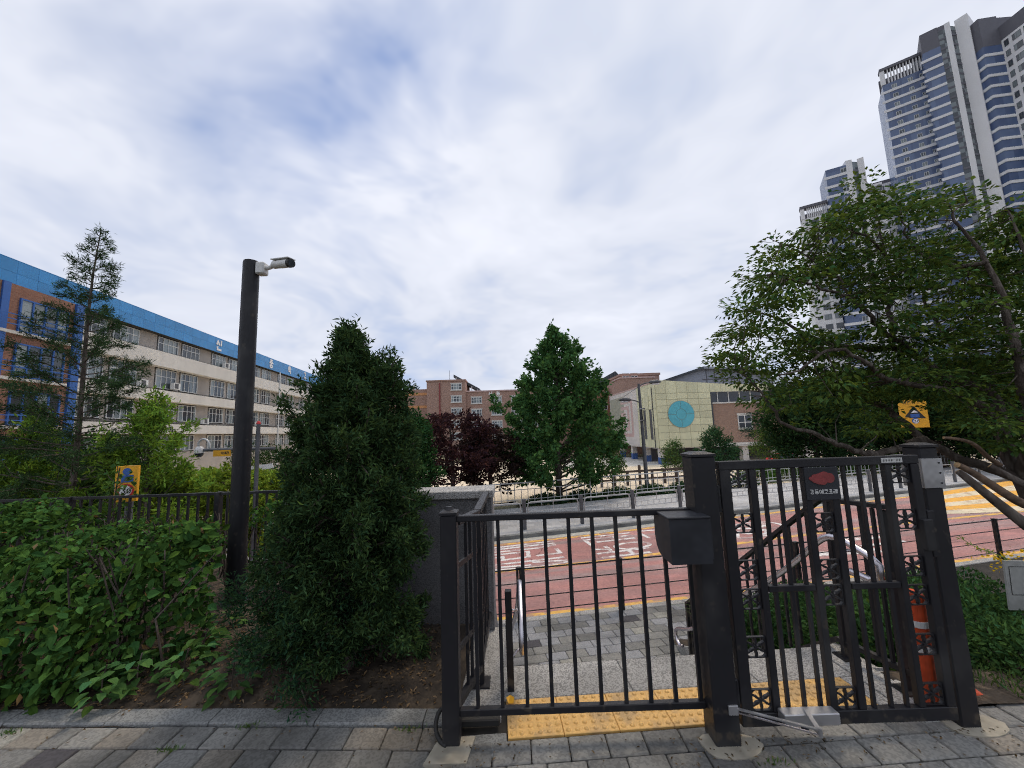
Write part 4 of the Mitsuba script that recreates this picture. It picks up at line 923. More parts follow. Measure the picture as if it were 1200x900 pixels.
s = at(514.5, 450, D)[0] - at(500, 450, D)[0]; put(f'{mb}__drain_pipe', Lb(s, s + .3, -.3, -.004, -4, zt(449, 520, D)), 'dull_red')
put(f'{mb}__flagpole', (lambda m: (m.apply_transform(Mb), m)[1])(tube([(5.9, 3, zt(447, 520, D)), (5.9, 3, zt(432, 520, D))], .06, 5)), 'grey_post')
for s in (-13, -10, -7.5, -5): put(f'{mb}__roof_vent', Lb(s, s + .5, 5, 5.5, zt(455, 490, D), zt(455, 490, D) + 1.4), 'window_frame')
for i, s in enumerate((at(572, 450, D)[0] - at(500, 450, D)[0], at(581, 450, D)[0] - at(500, 450, D)[0])): put(f'{mb}__sign_letter', (lambda m: (m.apply_transform(Mb @ move(s, 1.15, zt(463, 575, D))), m)[1])(place2(ext(hangul('ㅅㅓ' if i == 0 else 'ㄷㅗㅇ', 1.1, .2), .05), (0, 0, 0), (1, 0, 0), (0, 0, 1))), 'sign_white')

# apartment towers
FH = 3.34


def tower(name, label, secs):
    t = thing(name, label, 'apartment tower')
    for se in secs:
        p, q, z1, st = A3(se[0])[:2], A3(se[1])[:2], se[2], se[3]; opt = se[4] if len(se) > 4 else {}
        Mt = frame(p, q - p); Lt = local(Mt); w = np.linalg.norm(q - p); top = z1 - opt.get('crown', 0); dp = opt.get('depth', 11)
        put(f'{t}__wall', Lt(0, w, 0, dp, -6, top), {'blue': 'tower_blue', 'white': 'tower_white', 'strip': 'tower_glass', 'pier': 'tower_white'}[st])
        n = int(top / FH)
        if st == 'blue':
            for f in range(1, n + 1):
                z = top - f * FH
                if z > -4: put(f'{t}__floor_band', Lt(-.02 if not opt.get('lip') else -.6, w + .02, -.16, -.002, z, z + .86), 'tower_white')
        if st == 'strip':
            for f in range(1, n + 1): put(f'{t}__floor_band', Lt(.05, w - .05, -.1, -.002, top - f * FH, top - f * FH + .6), 'tower_grey')
        for (fx, ww, hh, dz) in opt.get('win', ()):
            fd = shape(win_mesh(ww, hh, 2, 1, .07, .09), 'window_frame' if st == 'blue' else 'tower_grey'); gd = shape(bx(.02, ww - .02, -.06, -.01, .02, hh - .02), 'tower_glass')
            for f in range(1, n + 1):
                z = top - f * FH + dz
                if z > opt.get('low', 28): window(t, Mt, fx * w, z, fd, gd)
        if opt.get('crown'):
            c = opt['crown']
            if opt.get('slats'):
                put(f'{t}__crown_beam', Lt(-.3, w + .1, -.4, 2, z1 - .9, z1), 'tower_grey'); put(f'{t}__crown_back', Lt(0, w, 4.5, 5, top + .01, z1 - 1), 'tower_grey'); put(f'{t}__crown_corner', Lt(-.2, .9, -.2, .9, top + .005, z1 - .905), 'tower_white')
                for s in np.linspace(1.6, w - .4, 11): put(f'{t}__crown_slat', Lt(s, s + .22, -.1, .9, top + .005, z1 - .905), 'tower_white')
            else: put(f'{t}__crown_wall', Lt(.02, w - .02, -.02, dp - .5, top + .005, z1), opt.get('cmat', 'tower_grey'))
    return t


a0, a1 = at(1031, 82, 120), at(1078, 62, 114.2)
b0, b1 = at(1077, 42, 111.8), at(1098, 34, 109.2); b2 = at(1106, 30, 108.3); b3 = at(1113, 28, 107.4); b4 = at(1118, 26, 107.6); b5 = at(1134, 20, 105.2)
c0_, c1_ = at(1131, 72, 108.4), at(1152, 55, 103.6); c2_ = at(1174, 52, 102.9); d1_ = at(1206, 15, 96.5)
tower('apartment_tower', 'tallest dark blue and white apartment tower at the top right corner', [
    (a0, a1, a0[2], 'blue', {'crown': 6.0, 'slats': 1, 'lip': 1, 'win': ((.22, 1.25, 1.35, .98), (.62, 1.1, 1.3, .98), (.90, .7, 1.2, 1.0)), 'low': 44}),
    (b0, b1, b0[2], 'blue', {'crown': 6.6, 'lip': 1}), (b1, b2, b0[2] - .2, 'strip', {'crown': 1.5}), (b2, b3, 123.2, 'pier', {}), (b3, b4, 121.6, 'strip', {}), (b4, b5, 123.4, 'pier', {'depth': 6}),
    (c0_, c1_, 119.3, 'blue', {'crown': 9.4, 'win': ((.04, 1.5, 2.0, .8),), 'low': 44}), (c1_, c2_, 119.3, 'blue', {'crown': 9.4}),
    (c2_, d1_, 115.5, 'white', {'crown': 4.5, 'win': ((.08, 1.0, 1.9, .7), (.36, 1.9, 1.9, .7), (.75, 1.5, 1.9, .7)), 'low': 44})])
e0, e1 = at(938, 243, 128), at(968, 232, 124.2); f0, f1 = at(967, 200, 122), at(991, 192, 119.3); f2 = at(998, 188, 118.7); f3 = at(1004, 187, 118.9); f4 = at(1012, 186, 117.8); h0, h1 = at(1011, 205, 121), at(1032, 205, 118.6)
tower('apartment_tower', 'shorter blue and white apartment tower rising behind the right tree, left of the tallest tower', [
    (e0, e1, e0[2], 'white', {'crown': 4.6, 'slats': 1, 'win': ((.10, .8, 1.0, 1.0), (.36, 1.9, 1.8, .6), (.74, 1.8, 1.8, .6)), 'low': 4}),
    (f0, f1, f0[2], 'blue', {'lip': 1, 'win': ((.72, 1.5, 1.6, .9),), 'low': 10}), (f1, f2, 86.2, 'pier', {}), (f2, f3, 85.4, 'strip', {}), (f3, f4, 86.4, 'pier', {'depth': 6}), (h0, h1, 78, 'white', {'win': ((.15, 1.6, 1.8, .6), (.6, 1.6, 1.8, .6)), 'low': 10})])
tower('apartment_tower', 'white apartment block partly hidden between the two blue towers behind the tree', [
    (at(1022, 212, 131), at(1064, 203, 126), 85.5, 'white', {'win': ((.1, 1.8, 1.8, .6), (.45, 1.8, 1.8, .6), (.8, 1.5, 1.8, .6)), 'low': 20, 'crown': 1.2})])
# ---------------------------------------------------------------- vegetation
def unit(v): return v / (np.linalg.norm(v, axis=-1, keepdims=True) + 1e-9)


def rnd(n): return unit(rng.normal(size=(n, 3)))


def leaves(P, D, N, L, W, col, var=.3, fold=.18, droop=.12, big=False, hue=.12):
    """leaf blades folded along the midrib: (vertices, faces, colours)"""
    n = len(P); D = unit(D); S = unit(np.cross(N, D)); N = np.cross(D, S); L = np.broadcast_to(L, (n,))[:, None]; W = np.broadcast_to(W, (n,))[:, None]
    if big:
        pts = [P, P + D * .30 * L + S * W * .46 + N * fold * W, P + D * .66 * L + S * W * .40 + N * (fold * W - .3 * droop * L), P + D * L - N * droop * L, P + D * .66 * L - S * W * .40 + N * (fold * W - .3 * droop * L), P + D * .30 * L - S * W * .46 + N * fold * W, P + D * .5 * L - N * .02 * L]
        F = [(0, 1, 6), (1, 2, 6), (2, 3, 6), (3, 4, 6), (4, 5, 6), (5, 0, 6)]
    else:
        pts = [P, P + D * .45 * L + S * W * .5 + N * fold * W, P + D * L - N * droop * L, P + D * .45 * L - S * W * .5 + N * fold * W]; F = [(0, 1, 2), (0, 2, 3)]
    k = len(pts); V = np.stack(pts, 1).reshape(-1, 3); F = (np.arange(n)[:, None, None] * k + A3(F)[None]).reshape(-1, 3)
    b = np.clip(1 + var * rng.normal(size=(n, 1)), .45, 1.9); h = rng.normal(size=(n, 1)) * hue
    C = np.clip(A3(col) * b * np.hstack([1 + h, 1 + .25 * h, 1 - h]), .004, .9)
    return V, F, np.repeat(C, k, axis=0)


def joinl(parts):
    at_ = np.cumsum([0] + [len(p[0]) for p in parts]); return np.vstack([p[0] for p in parts]), np.vstack([p[1] + a for p, a in zip(parts, at_)]), np.vstack([p[2] for p in parts])


def put_leaves(name, lv, m='leaf_matte', kind='stuff'): return put(name, (lv[0], lv[1]), m, kind=kind, color=lv[2])


def tree(name, label, base, H, prof, nb, nl, leaf, col, trunk_r=.08, z0=.2, elev=(.2, .9), spread=.12, lean=(0, 0), mode='broad', var=.3, group=None, cat_='tree', m='leaf_matte', holder=None, sub=3, wisp=.5, flatn=.6, hue=.12, inner=.25):
    """a trunk, limbs that reach the profile radius prof(height share), and leaves along limbs and side twigs"""
    t = holder or thing(name, label, cat_, group); base = A3(base, float); wood = []
    zs = np.linspace(0, 1, 9); tr = np.stack([base[0] + lean[0] * zs ** 1.3 + .02 * H * np.sin(zs * 5 + nb) * zs, base[1] + lean[1] * zs, base[2] + H * zs], 1)
    wood.append(tube(tr, trunk_r * (1 - zs) ** .8 + .006, 8)); TP = lambda q: A3([np.interp(q, zs, tr[:, i]) for i in range(3)])
    ps, ds, cl = [], [], []
    per0 = max(4, nl // (nb * (sub + 1))); Rm = np.mean([prof(z0 + (1 - z0) * f) for f in np.linspace(0, 1, 20)])
    for i in range(nb):
        q = z0 + (1 - z0) * ((i + rng.random()) / nb) ** (.85); az = i * 2.39996 + rng.normal() * .35; R = prof(q) * (.72 + .42 * rng.random()); per = per0 * max(R / Rm, .12)
        e = elev[0] + (elev[1] - elev[0]) * q + rng.normal() * .10; hd = A3([math.cos(az), math.sin(az), 0])
        p0 = TP(max(q - R * math.tan(max(e, 0)) / H * .55, z0 * .6)); u = np.linspace(0, 1, 6)[:, None]
        path_ = p0 + hd * R * u + A3([0, 0, 1]) * (R * math.tan(e)) * (u ** (1.25 if e > 0 else 1.0)) + rng.normal(size=(6, 3)) * .03 * R * u
        path_[:, 2] = np.minimum(path_[:, 2], base[2] + H * 1.01)
        wood.append(tube(path_, np.linspace(max(trunk_r * .35 * (1 - q * .6), .006), .004, 6), 5, cap=False))
        shoots = [(path_, 1.)]
        for s_ in range(sub):
            f = .35 + .6 * rng.random(); o = A3([np.interp(f, u[:, 0], path_[:, j]) for j in range(3)]); d = unit(unit(path_[-1] - path_[0]) + rng.normal(size=3) * wisp); l = R * (.25 + .3 * rng.random()) * (1.2 - f * .5)
            sp_ = o + d * l * np.linspace(0, 1, 4)[:, None]; shoots.append((sp_, .6))
            if l > .12: wood.append(tube(sp_, np.linspace(.008, .003, 4), 4, cap=False))
        for sh, wgt in shoots:
            k_ = max(3, int(per * (1.3 if wgt == 1 else .9))); f = inner + (1 - inner) * rng.random(k_) ** .8; uu = np.linspace(0, 1, len(sh)); c = np.stack([np.interp(f, uu, sh[:, j]) for j in range(3)], 1)
            sprd = spread * (1.15 - .55 * f)[:, None]; off_ = rng.normal(size=(k_, 3)) * sprd
            if mode == 'pad': off_[:, 2] *= .35
            ps.append(c + off_); ds.append(unit(unit(sh[-1] - sh[0]) * (1.1 if mode != 'broad' else .6) + rnd(k_) * .75)); cl.append(np.full(k_, .82 + .36 * rng.random()))
    P, D, B = np.vstack(ps), np.vstack(ds), np.concatenate(cl); n = len(P)
    N = unit(A3([0, 0, 1.]) * flatn + rnd(n)); L = leaf[0] * (.7 + .6 * rng.random(n)); W = leaf[1] * (.7 + .6 * rng.random(n))
    lv = leaves(P, D, N, L, W, col, var, hue=hue); lv = (lv[0], lv[1], np.clip(lv[2] * np.repeat(B, 4)[:, None], .004, .9))
    put(f'{t}__trunk', cat(*wood), 'bark'); put_leaves(f'{t}__crown', lv, m); return t


def interp(*pts):
    a = A3(pts, float); return lambda q: float(np.interp(q, a[:, 0], a[:, 1]))


# close dark conifer in front of the wall
t = tree('conifer', 'big dark green bushy conifer close by, in front of the granite wall', (-1.20, 2.92, .02), 2.42, interp((0, .47), (.2, .50), (.4, .48), (.6, .45), (.72, .34), (.86, .19), (1, .02)), 150, 90000, (.042, .013), (.048, .090, .034), .05, .05, (.15, 1.05), .036, mode='broad', var=.35, cat_='conifer', sub=5, wisp=.6, flatn=.4, inner=.35)
tree('conifer', '', (-.98, 3.0, .02), 2.2, interp((0, .25), (.5, .30), (.8, .2), (1, .04)), 40, 18000, (.042, .013), (.048, .090, .036), .03, .3, (.5, 1.1), .035, holder=t, sub=4, wisp=.7, flatn=.4)
tree('shrub', 'low spreading dark conifer shrub at the foot of the big conifer', (-1.45, 2.98, .0), .95, interp((0, .46), (.5, .44), (1, .2)), 44, 22000, (.036, .011), (.036, .080, .036), .03, .05, (.1, .8), .06, cat_='shrub', sub=4, wisp=.8, flatn=.5)
# thin tall juniper at the left
jb, jt = at(76, 600, 7.6), at(124, 268, 7.6)
tree('juniper', 'tall thin wispy juniper with a bare pointed top in front of the school', (jb[0], 7.6, -1.6), jt[2] + 1.6, interp((0, 1.3), (.3, 1.5), (.5, 1.3), (.62, .95), (.72, .62), (.82, .40), (.92, .30), (1, .05)), 120, 44000, (.085, .012), (.050, .094, .040), .06, .10, (.10, .42), .040, lean=(jt[0] - jb[0], 0), mode='broad', var=.35, cat_='conifer', sub=4, wisp=.55, flatn=.3, inner=.15)
# lighter cedar and pale maples behind the left fence
for x, y, top, D, R, lab, c, md in ((174, 560, 462, 8.0, 1.0, 'bright green feathery cedar right of the thin juniper', (.18, .30, .045), 'broad'), (36, 560, 482, 8.2, .6, 'small bright green cedar at the left edge below the school', (.17, .28, .045), 'broad')):
    b = at(x, y, D); tp2 = at(x + 4, top, D); tree('cedar', lab, (b[0], D, -1.7), tp2[2] + 1.7, interp((0, R), (.5, R), (.8, R * .5), (1, .06)), 46, 9000, (.13, .035), c, .05, .3, (.5, 1.1), .08, cat_='tree', sub=4, wisp=.4)
for x, top, D, R, lab in ((215, 552, 9.2, 1.15, 'pale yellow green maple behind the fence, just right of the bright cedar'), (262, 550, 10.4, 1.2, 'pale yellow green maple under the yellow plate'), (318, 556, 9.6, .95, 'pale yellow green maple behind the grey pipe post')):
    b = at(x, top, D); tree('maple', lab, (b[0], D, -1.8), b[2] + 1.8, interp((0, R * .6), (.5, R), (.85, R * .8), (1, R * .35)), 42, 9000, (.11, .06), (.22, .31, .042), .06, .3, (.1, .35), .10, mode='pad', cat_='tree', sub=4, group=None, wisp=.7)
for x, top, D, R, lab in ((60, 520, 11.5, 2.2, 'dark green tree filling the gap behind the thin juniper'), (120, 545, 10.5, 1.6, 'dark green shrub behind the speed limit sign'), (330, 527, 30, 3.5, 'dark evergreen near the far school wall')):
    b = at(x, top, D); tree('shrub', lab, (b[0], D, -1.9), b[2] + 1.9, interp((0, R * .8), (.5, R), (.85, R * .7), (1, R * .2)), 40, 8000, (.16, .07), (.035, .07, .022), .06, .1, (.1, .8), .18, cat_='tree')

b = at(139, 560, 5.4); tree('thin_shrub', 'thin leafy shrub half covering the speed limit sign', (b[0], 5.4, -.8), at(139, 548, 5.4)[2] + .8, interp((0, .1), (.6, .16), (.9, .2), (1, .1)), 14, 190, (.07, .04), (.06, .12, .03), .015, .5, (.3, .8), .07, sub=3, cat_='shrub')
# broad leaved hedge: the nearest leaves one by one, the others together
hd = thing('hedge', 'broad leaved green hedge on the soil bed between the path and the black fence', 'hedge')


def hedge_pts(n):
    x = -5.9 + 4.45 * rng.random(n); f0 = np.minimum(2.60 + .9 * np.maximum(x + 2.9, 0), 4.25); top = .88 + .12 * np.sin(x * 2.3) + .10 * np.sin(x * 5.1 + 1) + .05 * np.sin(x * 11)
    face = rng.random(n); yv = np.empty(n); zv = np.empty(n); N = np.empty((n, 3))
    a = face < .52; b = ~a
    zf = rng.random(n) ** .85; yv[a] = (f0 + .30 * zf ** 2 - .04)[a] + np.abs(rng.normal(size=a.sum())) * .16 - .06; zv[a] = (.03 + zf * (top - .05))[a]; yv = np.minimum(yv, 4.93); N[a] = A3([0, -.75, .6])
    d = rng.random(n); yv[b] = np.minimum(f0 + .25 + d * 1.4, 4.9)[b]; zv[b] = (top - .02)[b] - np.abs(rng.normal(size=b.sum())) * .10; N[b] = A3([0, -.15, 1])
    P = np.stack([x, yv, zv], 1); keep_ = (meshkit.fbm(P * 3.2, 3, 4) > .37) & ((x < -.738 * yv + .04 * np.sin(yv * 9)) | (yv > 4.12)); return P[keep_], N[keep_]


P, N = hedge_pts(21000); n = len(P); N = unit(N + rng.normal(size=(n, 3)) * .45); D = unit(np.cross(N, rnd(n)) + A3([0, -.25, -.25])); Lh = .066 * (.45 + 1.0 * rng.random(n) ** 1.3)
near_ = np.argsort(np.linalg.norm((P - EYE) * [1, 1, .7], axis=1) + (rng.random(n) * .5)); sel = near_[:240]; rest = near_[240:]
top_l = np.clip((P[:, 2] - .2) / .7, 0, 1)
lv = leaves(P[rest], D[rest], N[rest], Lh[rest], Lh[rest] * (.42 + .36 * rng.random(len(rest))), (.054, .118, .028), .38, big=True); put_leaves(f'{hd}__foliage', lv, 'leaf_gloss')
for i in sel:
    lv = leaves(P[i:i + 1], D[i:i + 1], N[i:i + 1], Lh[i:i + 1] * 1.1, Lh[i:i + 1] * .68, (.052, .116, .028), .25, big=True); put_leaves(f'{hd}__leaf', lv, 'leaf_gloss', None)
st = []
for i in range(260):
    x = -5.8 + 4.3 * rng.random(); y = 2.75 + rng.random() * 2.1
    if x > -.78 * y - .12 and y < 4.3: continue
    st.append(tube([(x, y, .0), (x + rng.normal() * .08, y + rng.normal() * .06, .4), (x + rng.normal() * .16, y - .05 + rng.normal() * .1, .82)], [.009, .007, .004], 5, cap=False))
n = 260; q = rng.integers(0, len(P), n); lv = leaves(P[q] + rnd(n) * .03, rnd(n), rnd(n), .06, .03, (.20, .13, .06), .4); put_leaves(f'{hd}__dry_leaves', lv, 'leaf_matte')
put(f'{hd}__stems', cat(*st), 'bark', kind='stuff')
# seedlings on the soil in front of the hedge
for i, (x, y, lab) in enumerate(((85, 812, 'leafy seedling on the soil at the far left of the bed'), (160, 806, 'leafy seedling on the soil, second from the left'), (118, 822, 'low seedling on the soil at the kerb, between the two leafy seedlings'), (272, 806, 'small seedling on bare soil left of the conifer'), (238, 772, 'leafy seedling on the soil between the hedge and the camera pole'), (262, 745, 'leafy seedling close to the foot of the camera pole'), (215, 800, 'leafy seedling at the right end of the hedge, near the kerb'))):
    p = gp(x, y, .03); n = 34; a = rng.random(n) * 6.28; h = rng.random(n) * .20; r_ = .03 + .09 * rng.random(n)
    Pp = p + np.stack([np.cos(a) * r_, np.sin(a) * r_, h], 1); Dd = np.stack([np.cos(a), np.sin(a), -.1 + 0 * a], 1); k_ = thing('seedling', lab, 'plant')
    put_leaves(f'{k_}__leaves', leaves(Pp, Dd, unit(A3([0, 0, 1.]) + rnd(n) * .3), .085, .05, (.075, .16, .05), .25, big=True), 'leaf_matte', 'stuff'); put(f'{k_}__stem', tube([p - [0, 0, .03], p + [0, 0, .12], p + [.02, 0, .21]], .004, 5), 'bark')
# dry litter on the beds
n = 3400; X = -4.8 + 4.3 * rng.random(n); Yl = 2.5 + 1.1 * rng.random(n); Pp = np.stack([X, Yl, bed_z(X, Yl) + .008], 1)
lit = leaves(Pp, rnd(n) * [1, 1, .15], unit(A3([0, 0, 1.]) + rnd(n) * .4), .03 * (.4 + rng.random(n)), .012, (.17, .115, .065), .5, hue=.1)
put('leaf_litter', (lit[0], lit[1]), 'leaf_matte', 'dry brown leaf litter scattered over the soil bed', 'leaf litter', kind='stuff', color=lit[2])
n = 420; X = np.concatenate([-4.2 + 7.4 * rng.random(200), A3([-.38, 1.02, 2.3, 1.5])[rng.integers(0, 4, 220)] + rng.normal(size=220) * .22]); Yl = np.where(X < -.3, 2.34 + .1 * rng.random(n) - .45 * rng.random(n) ** 3, 2.22 - .3 * rng.random(n) ** 2); Pp = np.stack([X, Yl, X * 0 + .009], 1)
lit = leaves(Pp, rnd(n) * [1, 1, .1], unit(A3([0, 0, 1.]) + rnd(n) * .25), .022 * (.3 + rng.random(n)), .008, (.12, .085, .05), .5, hue=.1)
put('paving_litter', (lit[0], lit[1]), 'leaf_matte', 'small bits of dry leaf and twig scattered on the paving', 'leaf litter', kind='stuff', color=lit[2])
# grass in the joints
gx = [(-2.9, 2.43), (-1.55, 2.41), (-1.85, 2.26), (-.62, 2.35), (1.18, 2.06)]
P_ = np.vstack([A3([x, y, .0]) + np.hstack([rng.normal(size=(26, 2)) * [.035, .010], np.zeros((26, 1))]) for x, y in gx]); n = len(P_)
lv = leaves(P_, unit(A3([0, 0, 1.]) + rnd(n) * .9), rnd(n), .028, .006, (.09, .15, .04), .3); put('joint_grass', (lv[0], lv[1]), 'leaf_matte', 'small grass and moss tufts growing in the paving joints', 'grass', kind='stuff', color=lv[2])

# trees between the street and the school
yz = lambda p: float(yard_z(A3(p[0]), A3(p[1])))
b = at(655, 560, 19.0); tp2 = at(645, 385, 19.)
tree('ginkgo', 'broad bright green tree with upswept spiky branches in the middle of the view', (b[0], 19, yz(b)), tp2[2] - yz(b), interp((0, 2.2), (.2, 2.75), (.42, 2.7), (.55, 2.35), (.68, 1.75), (.8, 1.1), (.9, .55), (1, .03)), 130, 40000, (.17, .12), (.068, .155, .050), .16, .10, (.20, .95), .12, mode='broad', var=.28, sub=4, wisp=.30, inner=.3)
b = at(530, 560, 17.2); tp2 = at(530, 487, 17.2)
tree('purple_maple', 'dark purple leaved maple over the granite wall', (b[0], 17.2, yz(b)), tp2[2] - yz(b), interp((0, 1.0), (.35, 2.1), (.7, 2.2), (.9, 1.4), (1, .5)), 44, 10500, (.15, .09), (.060, .030, .032), .12, .3, (.05, .5), .16, mode='pad', sub=4, wisp=.7)
b = at(574, 560, 18.0); tree('purple_maple', 'lower dark purple leaved maple partly under the broad green tree', (b[0], 18.2, yz(b)), at(598, 500, 18.2)[2] - yz(b), interp((0, .8), (.4, 1.5), (.8, 1.2), (1, .4)), 32, 6000, (.15, .09), (.050, .034, .030), .10, .25, (.05, .5), .16, mode='pad', sub=4, wisp=.7)
b = at(491, 560, 14.5); tree('green_tree', 'dark green tree between the big conifer and the purple maple', (b[0], 14.5, yz(b)), at(500, 487, 14.5)[2] - yz(b), interp((0, .6), (.5, .62), (.8, .5), (1, .15)), 32, 6000, (.14, .08), (.035, .09, .03), .08, .2, (.2, .9), .14, sub=4)
for x, top, D, R, lab, c in ((718, 505, 21.5, 1.0, 'thin young tree with pale leaves right of the broad green tree', (.09, .15, .05)), (842, 502, 25, 1.35, 'young feathery tree in front of the hall, just right of the gate post', (.045, .10, .045)), (792, 518, 27, 1.0, 'thin sapling under the teal disc', (.09, .15, .05)), (905, 500, 30, 1.3, 'thin sapling in front of the brick wall of the hall', (.10, .16, .04))):
    b = at(x, 560, D); tree('young_tree', lab, (b[0], D, yz(b)), at(x, top, D)[2] - yz(b), interp((0, R * .7), (.4, R), (.8, R * .55), (1, .08)), 30, 2300 if x != 842 else 5500, (.15, .07), c, .05, .2, (.4, 1.0), .16, sub=3, cat_='young tree')
b = at(905, 540, 33); tree('pine', 'blue green pine in front of the brick end of the hall', (b[0] + 1.5, 33, yz(b)), at(905, 448, 33)[2] - yz(b), interp((0, 2.2), (.4, 2.4), (.7, 1.8), (1, .2)), 46, 12000, (.3, .035), (.035, .07, .05), .15, .25, (.05, .5), .30, mode='pad', sub=4, cat_='tree')
for x, top, D, R, lab, c in ((958, 452, 27, 3.0, 'dark tree behind the far pavement, right of the pine', (.030, .062, .024)), (1030, 440, 30, 3.6, 'dark tall tree behind the yellow school zone sign', (.026, .055, .022)), (1105, 430, 26, 3.4, 'dark tree behind the tubular fence, right of the school zone sign', (.028, .058, .022)), (1175, 425, 24, 3.4, 'dark tree behind the tubular fence at the right edge', (.030, .06, .022)), (1250, 420, 25, 3.5, 'dark tree beyond the right edge of the view', (.03, .06, .022))):
    b = at(x, 540, D); tree('dark_tree', lab, (b[0], D + .2 * max(0, 0), yz(b)), at(x, top, D)[2] - yz(b), interp((0, R * .5), (.3, R * .95), (.6, R), (.85, R * .7), (1, R * .15)), 62, 14000, (.26, .14), c, .2, .15, (.1, .8), .32, sub=4)
ORD = 'first second third fourth fifth sixth seventh eighth ninth tenth eleventh twelfth'.split()
# low shrubs along the school fence and bright shrubs at the right
Lh_ = off(far_k, 5.2)
for i, (x, y, a) in enumerate(along(Lh_, 1.9, 1.2, 13)):
    n = 1500; q = rnd(n) * (.55 + .45 * rng.random((n, 1))) * [.95, .45, .5]; q[:, 2] = np.abs(q[:, 2]); Pp = A3([x, y, -1.75]) + q
    k_ = thing('low_shrub', 'low clipped shrub behind the silver school fence, ' + ORD[i] + ' from the left in its row', 'shrub', 'low shrubs along the school fence'); put_leaves(f'{k_}__foliage', leaves(Pp, unit(q + rnd(n) * .5), rnd(n), .11, .06, (.05, .10, .045), .3)); put(f'{k_}__stem', tube([(x, y, -1.9), (x, y, -1.4)], .03, 5), 'bark')
for i, (x, y, a) in enumerate(along(off(far_k, 6.3), 2.3, 13.5, 34)):
    n = 1900; q = rnd(n) * (.55 + .45 * rng.random((n, 1))) * [1.35, .8, 1.15]; q[:, 2] = np.abs(q[:, 2]); Pp = A3([x, y, -1.8]) + q
    k_ = thing('bright_shrub', 'bright green shrub under the dark trees, ' + ORD[i] + ' from the left in its row', 'shrub', 'bright shrubs under the dark trees'); put_leaves(f'{k_}__foliage', leaves(Pp, unit(q + rnd(n) * .5), rnd(n), .15, .08, (.085, .17, .04), .3)); put(f'{k_}__stem', tube([(x, y, -2), (x, y, -1.3)], .03, 5), 'bark')

# shrubs on the right bank
bush = [(2.72, 3.35, .50, .42, 'dark clipped shrub just behind the right gate post'), (3.55, 3.45, .72, .50, 'dark clipped shrub under the notice board'), (3.15, 4.35, .78, .52, 'clipped shrub in the middle of the right bank'), (4.5, 4.3, .9, .60, 'clipped shrub behind the notice board at the right edge'), (4.0, 5.4, .95, .55, 'clipped shrub at the foot of the right bank near the road fence'), (5.6, 5.6, 1., .6, 'clipped shrub at the foot of the right bank, furthest right'), (2.75, 5.1, .55, .50, 'clipped shrub beside the stair railing, seen through the gate'), (2.50, 4.2, .36, .36, 'small shrub close to the stair railing'), (2.52, 3.0, .26, .3, 'small dark shrub at the corner of the landing'), (4.9, 3.2, .8, .55, 'dark clipped shrub beyond the right edge'), (3.35, 2.78, .34, .22, 'low dark shrub at the path edge right of the gate post'), (4.1, 2.85, .45, .26, 'low dark shrub at the path edge below the notice board')]
for x, y, r_, h_, lab in bush:
    n = int(8500 * r_ ** 2 + 1800); q = rnd(n); q[:, 2] = np.abs(q[:, 2]); q *= (.72 + .28 * rng.random((n, 1))); z = float(bank_z(A3(x), A3(y)))
    sc_ = 1 + .16 * (meshkit.fbm(q * 2.4 + x * 7, 3, 6)[:, None] - .5) * 2; Pp = A3([x, y, z - .02]) + q * [r_, r_, h_ * 1.25] * sc_
    k_ = thing('clipped_shrub', lab, 'shrub'); put_leaves(f'{k_}__foliage', leaves(Pp, unit(q + rnd(n) * .8), unit(q + rnd(n) * .6), .046, .022, (.064, .132, .042), .35)); tw = [tube([(x + a * .1, y + b_ * .1, z - .05), (x + a * r_ * .6, y + b_ * r_ * .6, z + h_ * .9)], [.012, .004], 5) for a, b_ in ((0, 0), (1, .3), (-.8, .5), (.2, -1), (-.5, -.7))]; put(f'{k_}__stems', cat(*tw), 'bark', kind='stuff')
gcx, gcy = 2.36, 4.55; n = 190; a = rng.random(n) * 6.28; ti = .15 + .55 * rng.random(n); Lb_ = .5 + .5 * rng.random(n); V, F, C = [], [], []
for i in range(n):
    d = A3([math.cos(a[i]) * math.sin(ti[i]), math.sin(a[i]) * math.sin(ti[i]), math.cos(ti[i])]); s_ = A3([-math.sin(a[i]), math.cos(a[i]), 0]); p = A3([gcx, gcy, -.90]) + rng.normal(size=3) * [.05, .05, 0]
    for f, w in ((0, .004), (.4, .005), (.75, .0035), (1, .0004)):
        c = p + d * Lb_[i] * f - A3([0, 0, 1]) * .3 * Lb_[i] * f ** 3 + d * [1, 1, 0] * f ** 2 * .2; V += [c - s_ * w, c + s_ * w]
    b_ = i * 8; F += [(b_ + 2 * j + e, b_ + 2 * j + 1 + e * 1, b_ + 2 * j + 2 + e * 1) if e == 0 else (b_ + 2 * j + 1, b_ + 2 * j + 3, b_ + 2 * j + 2) for j in range(3) for e in (0, 1)]; C += [A3([.12, .19, .06]) * (.7 + .6 * rng.random())] * 8
gcl = thing('grass_clump', 'tall ornamental grass clump beside the stairs, seen through the gate', 'grass clump'); put(f'{gcl}__blades', (A3(V), A3(F)), 'leaf_matte', kind='stuff', color=A3(C))
n = 1500; X = 2.42 + 2.4 * rng.random(n); Yl = 2.44 + .5 * rng.random(n) ** 1.4; Pp = np.stack([X, Yl, bank_z(X, Yl) - .01], 1); kp = meshkit.fbm(Pp * 4.5, 3, 2) > .46; Pp = Pp[kp]; n = len(Pp)
lv = leaves(Pp, unit(A3([0, -.2, 1.]) + rnd(n) * .8), rnd(n), .06 * (.5 + rng.random(n)), .010, (.075, .12, .035), .35); put('bank_grass', (lv[0], lv[1]), 'leaf_matte', 'grass and weeds on the soil right of the gate post', 'grass', kind='stuff', color=lv[2])
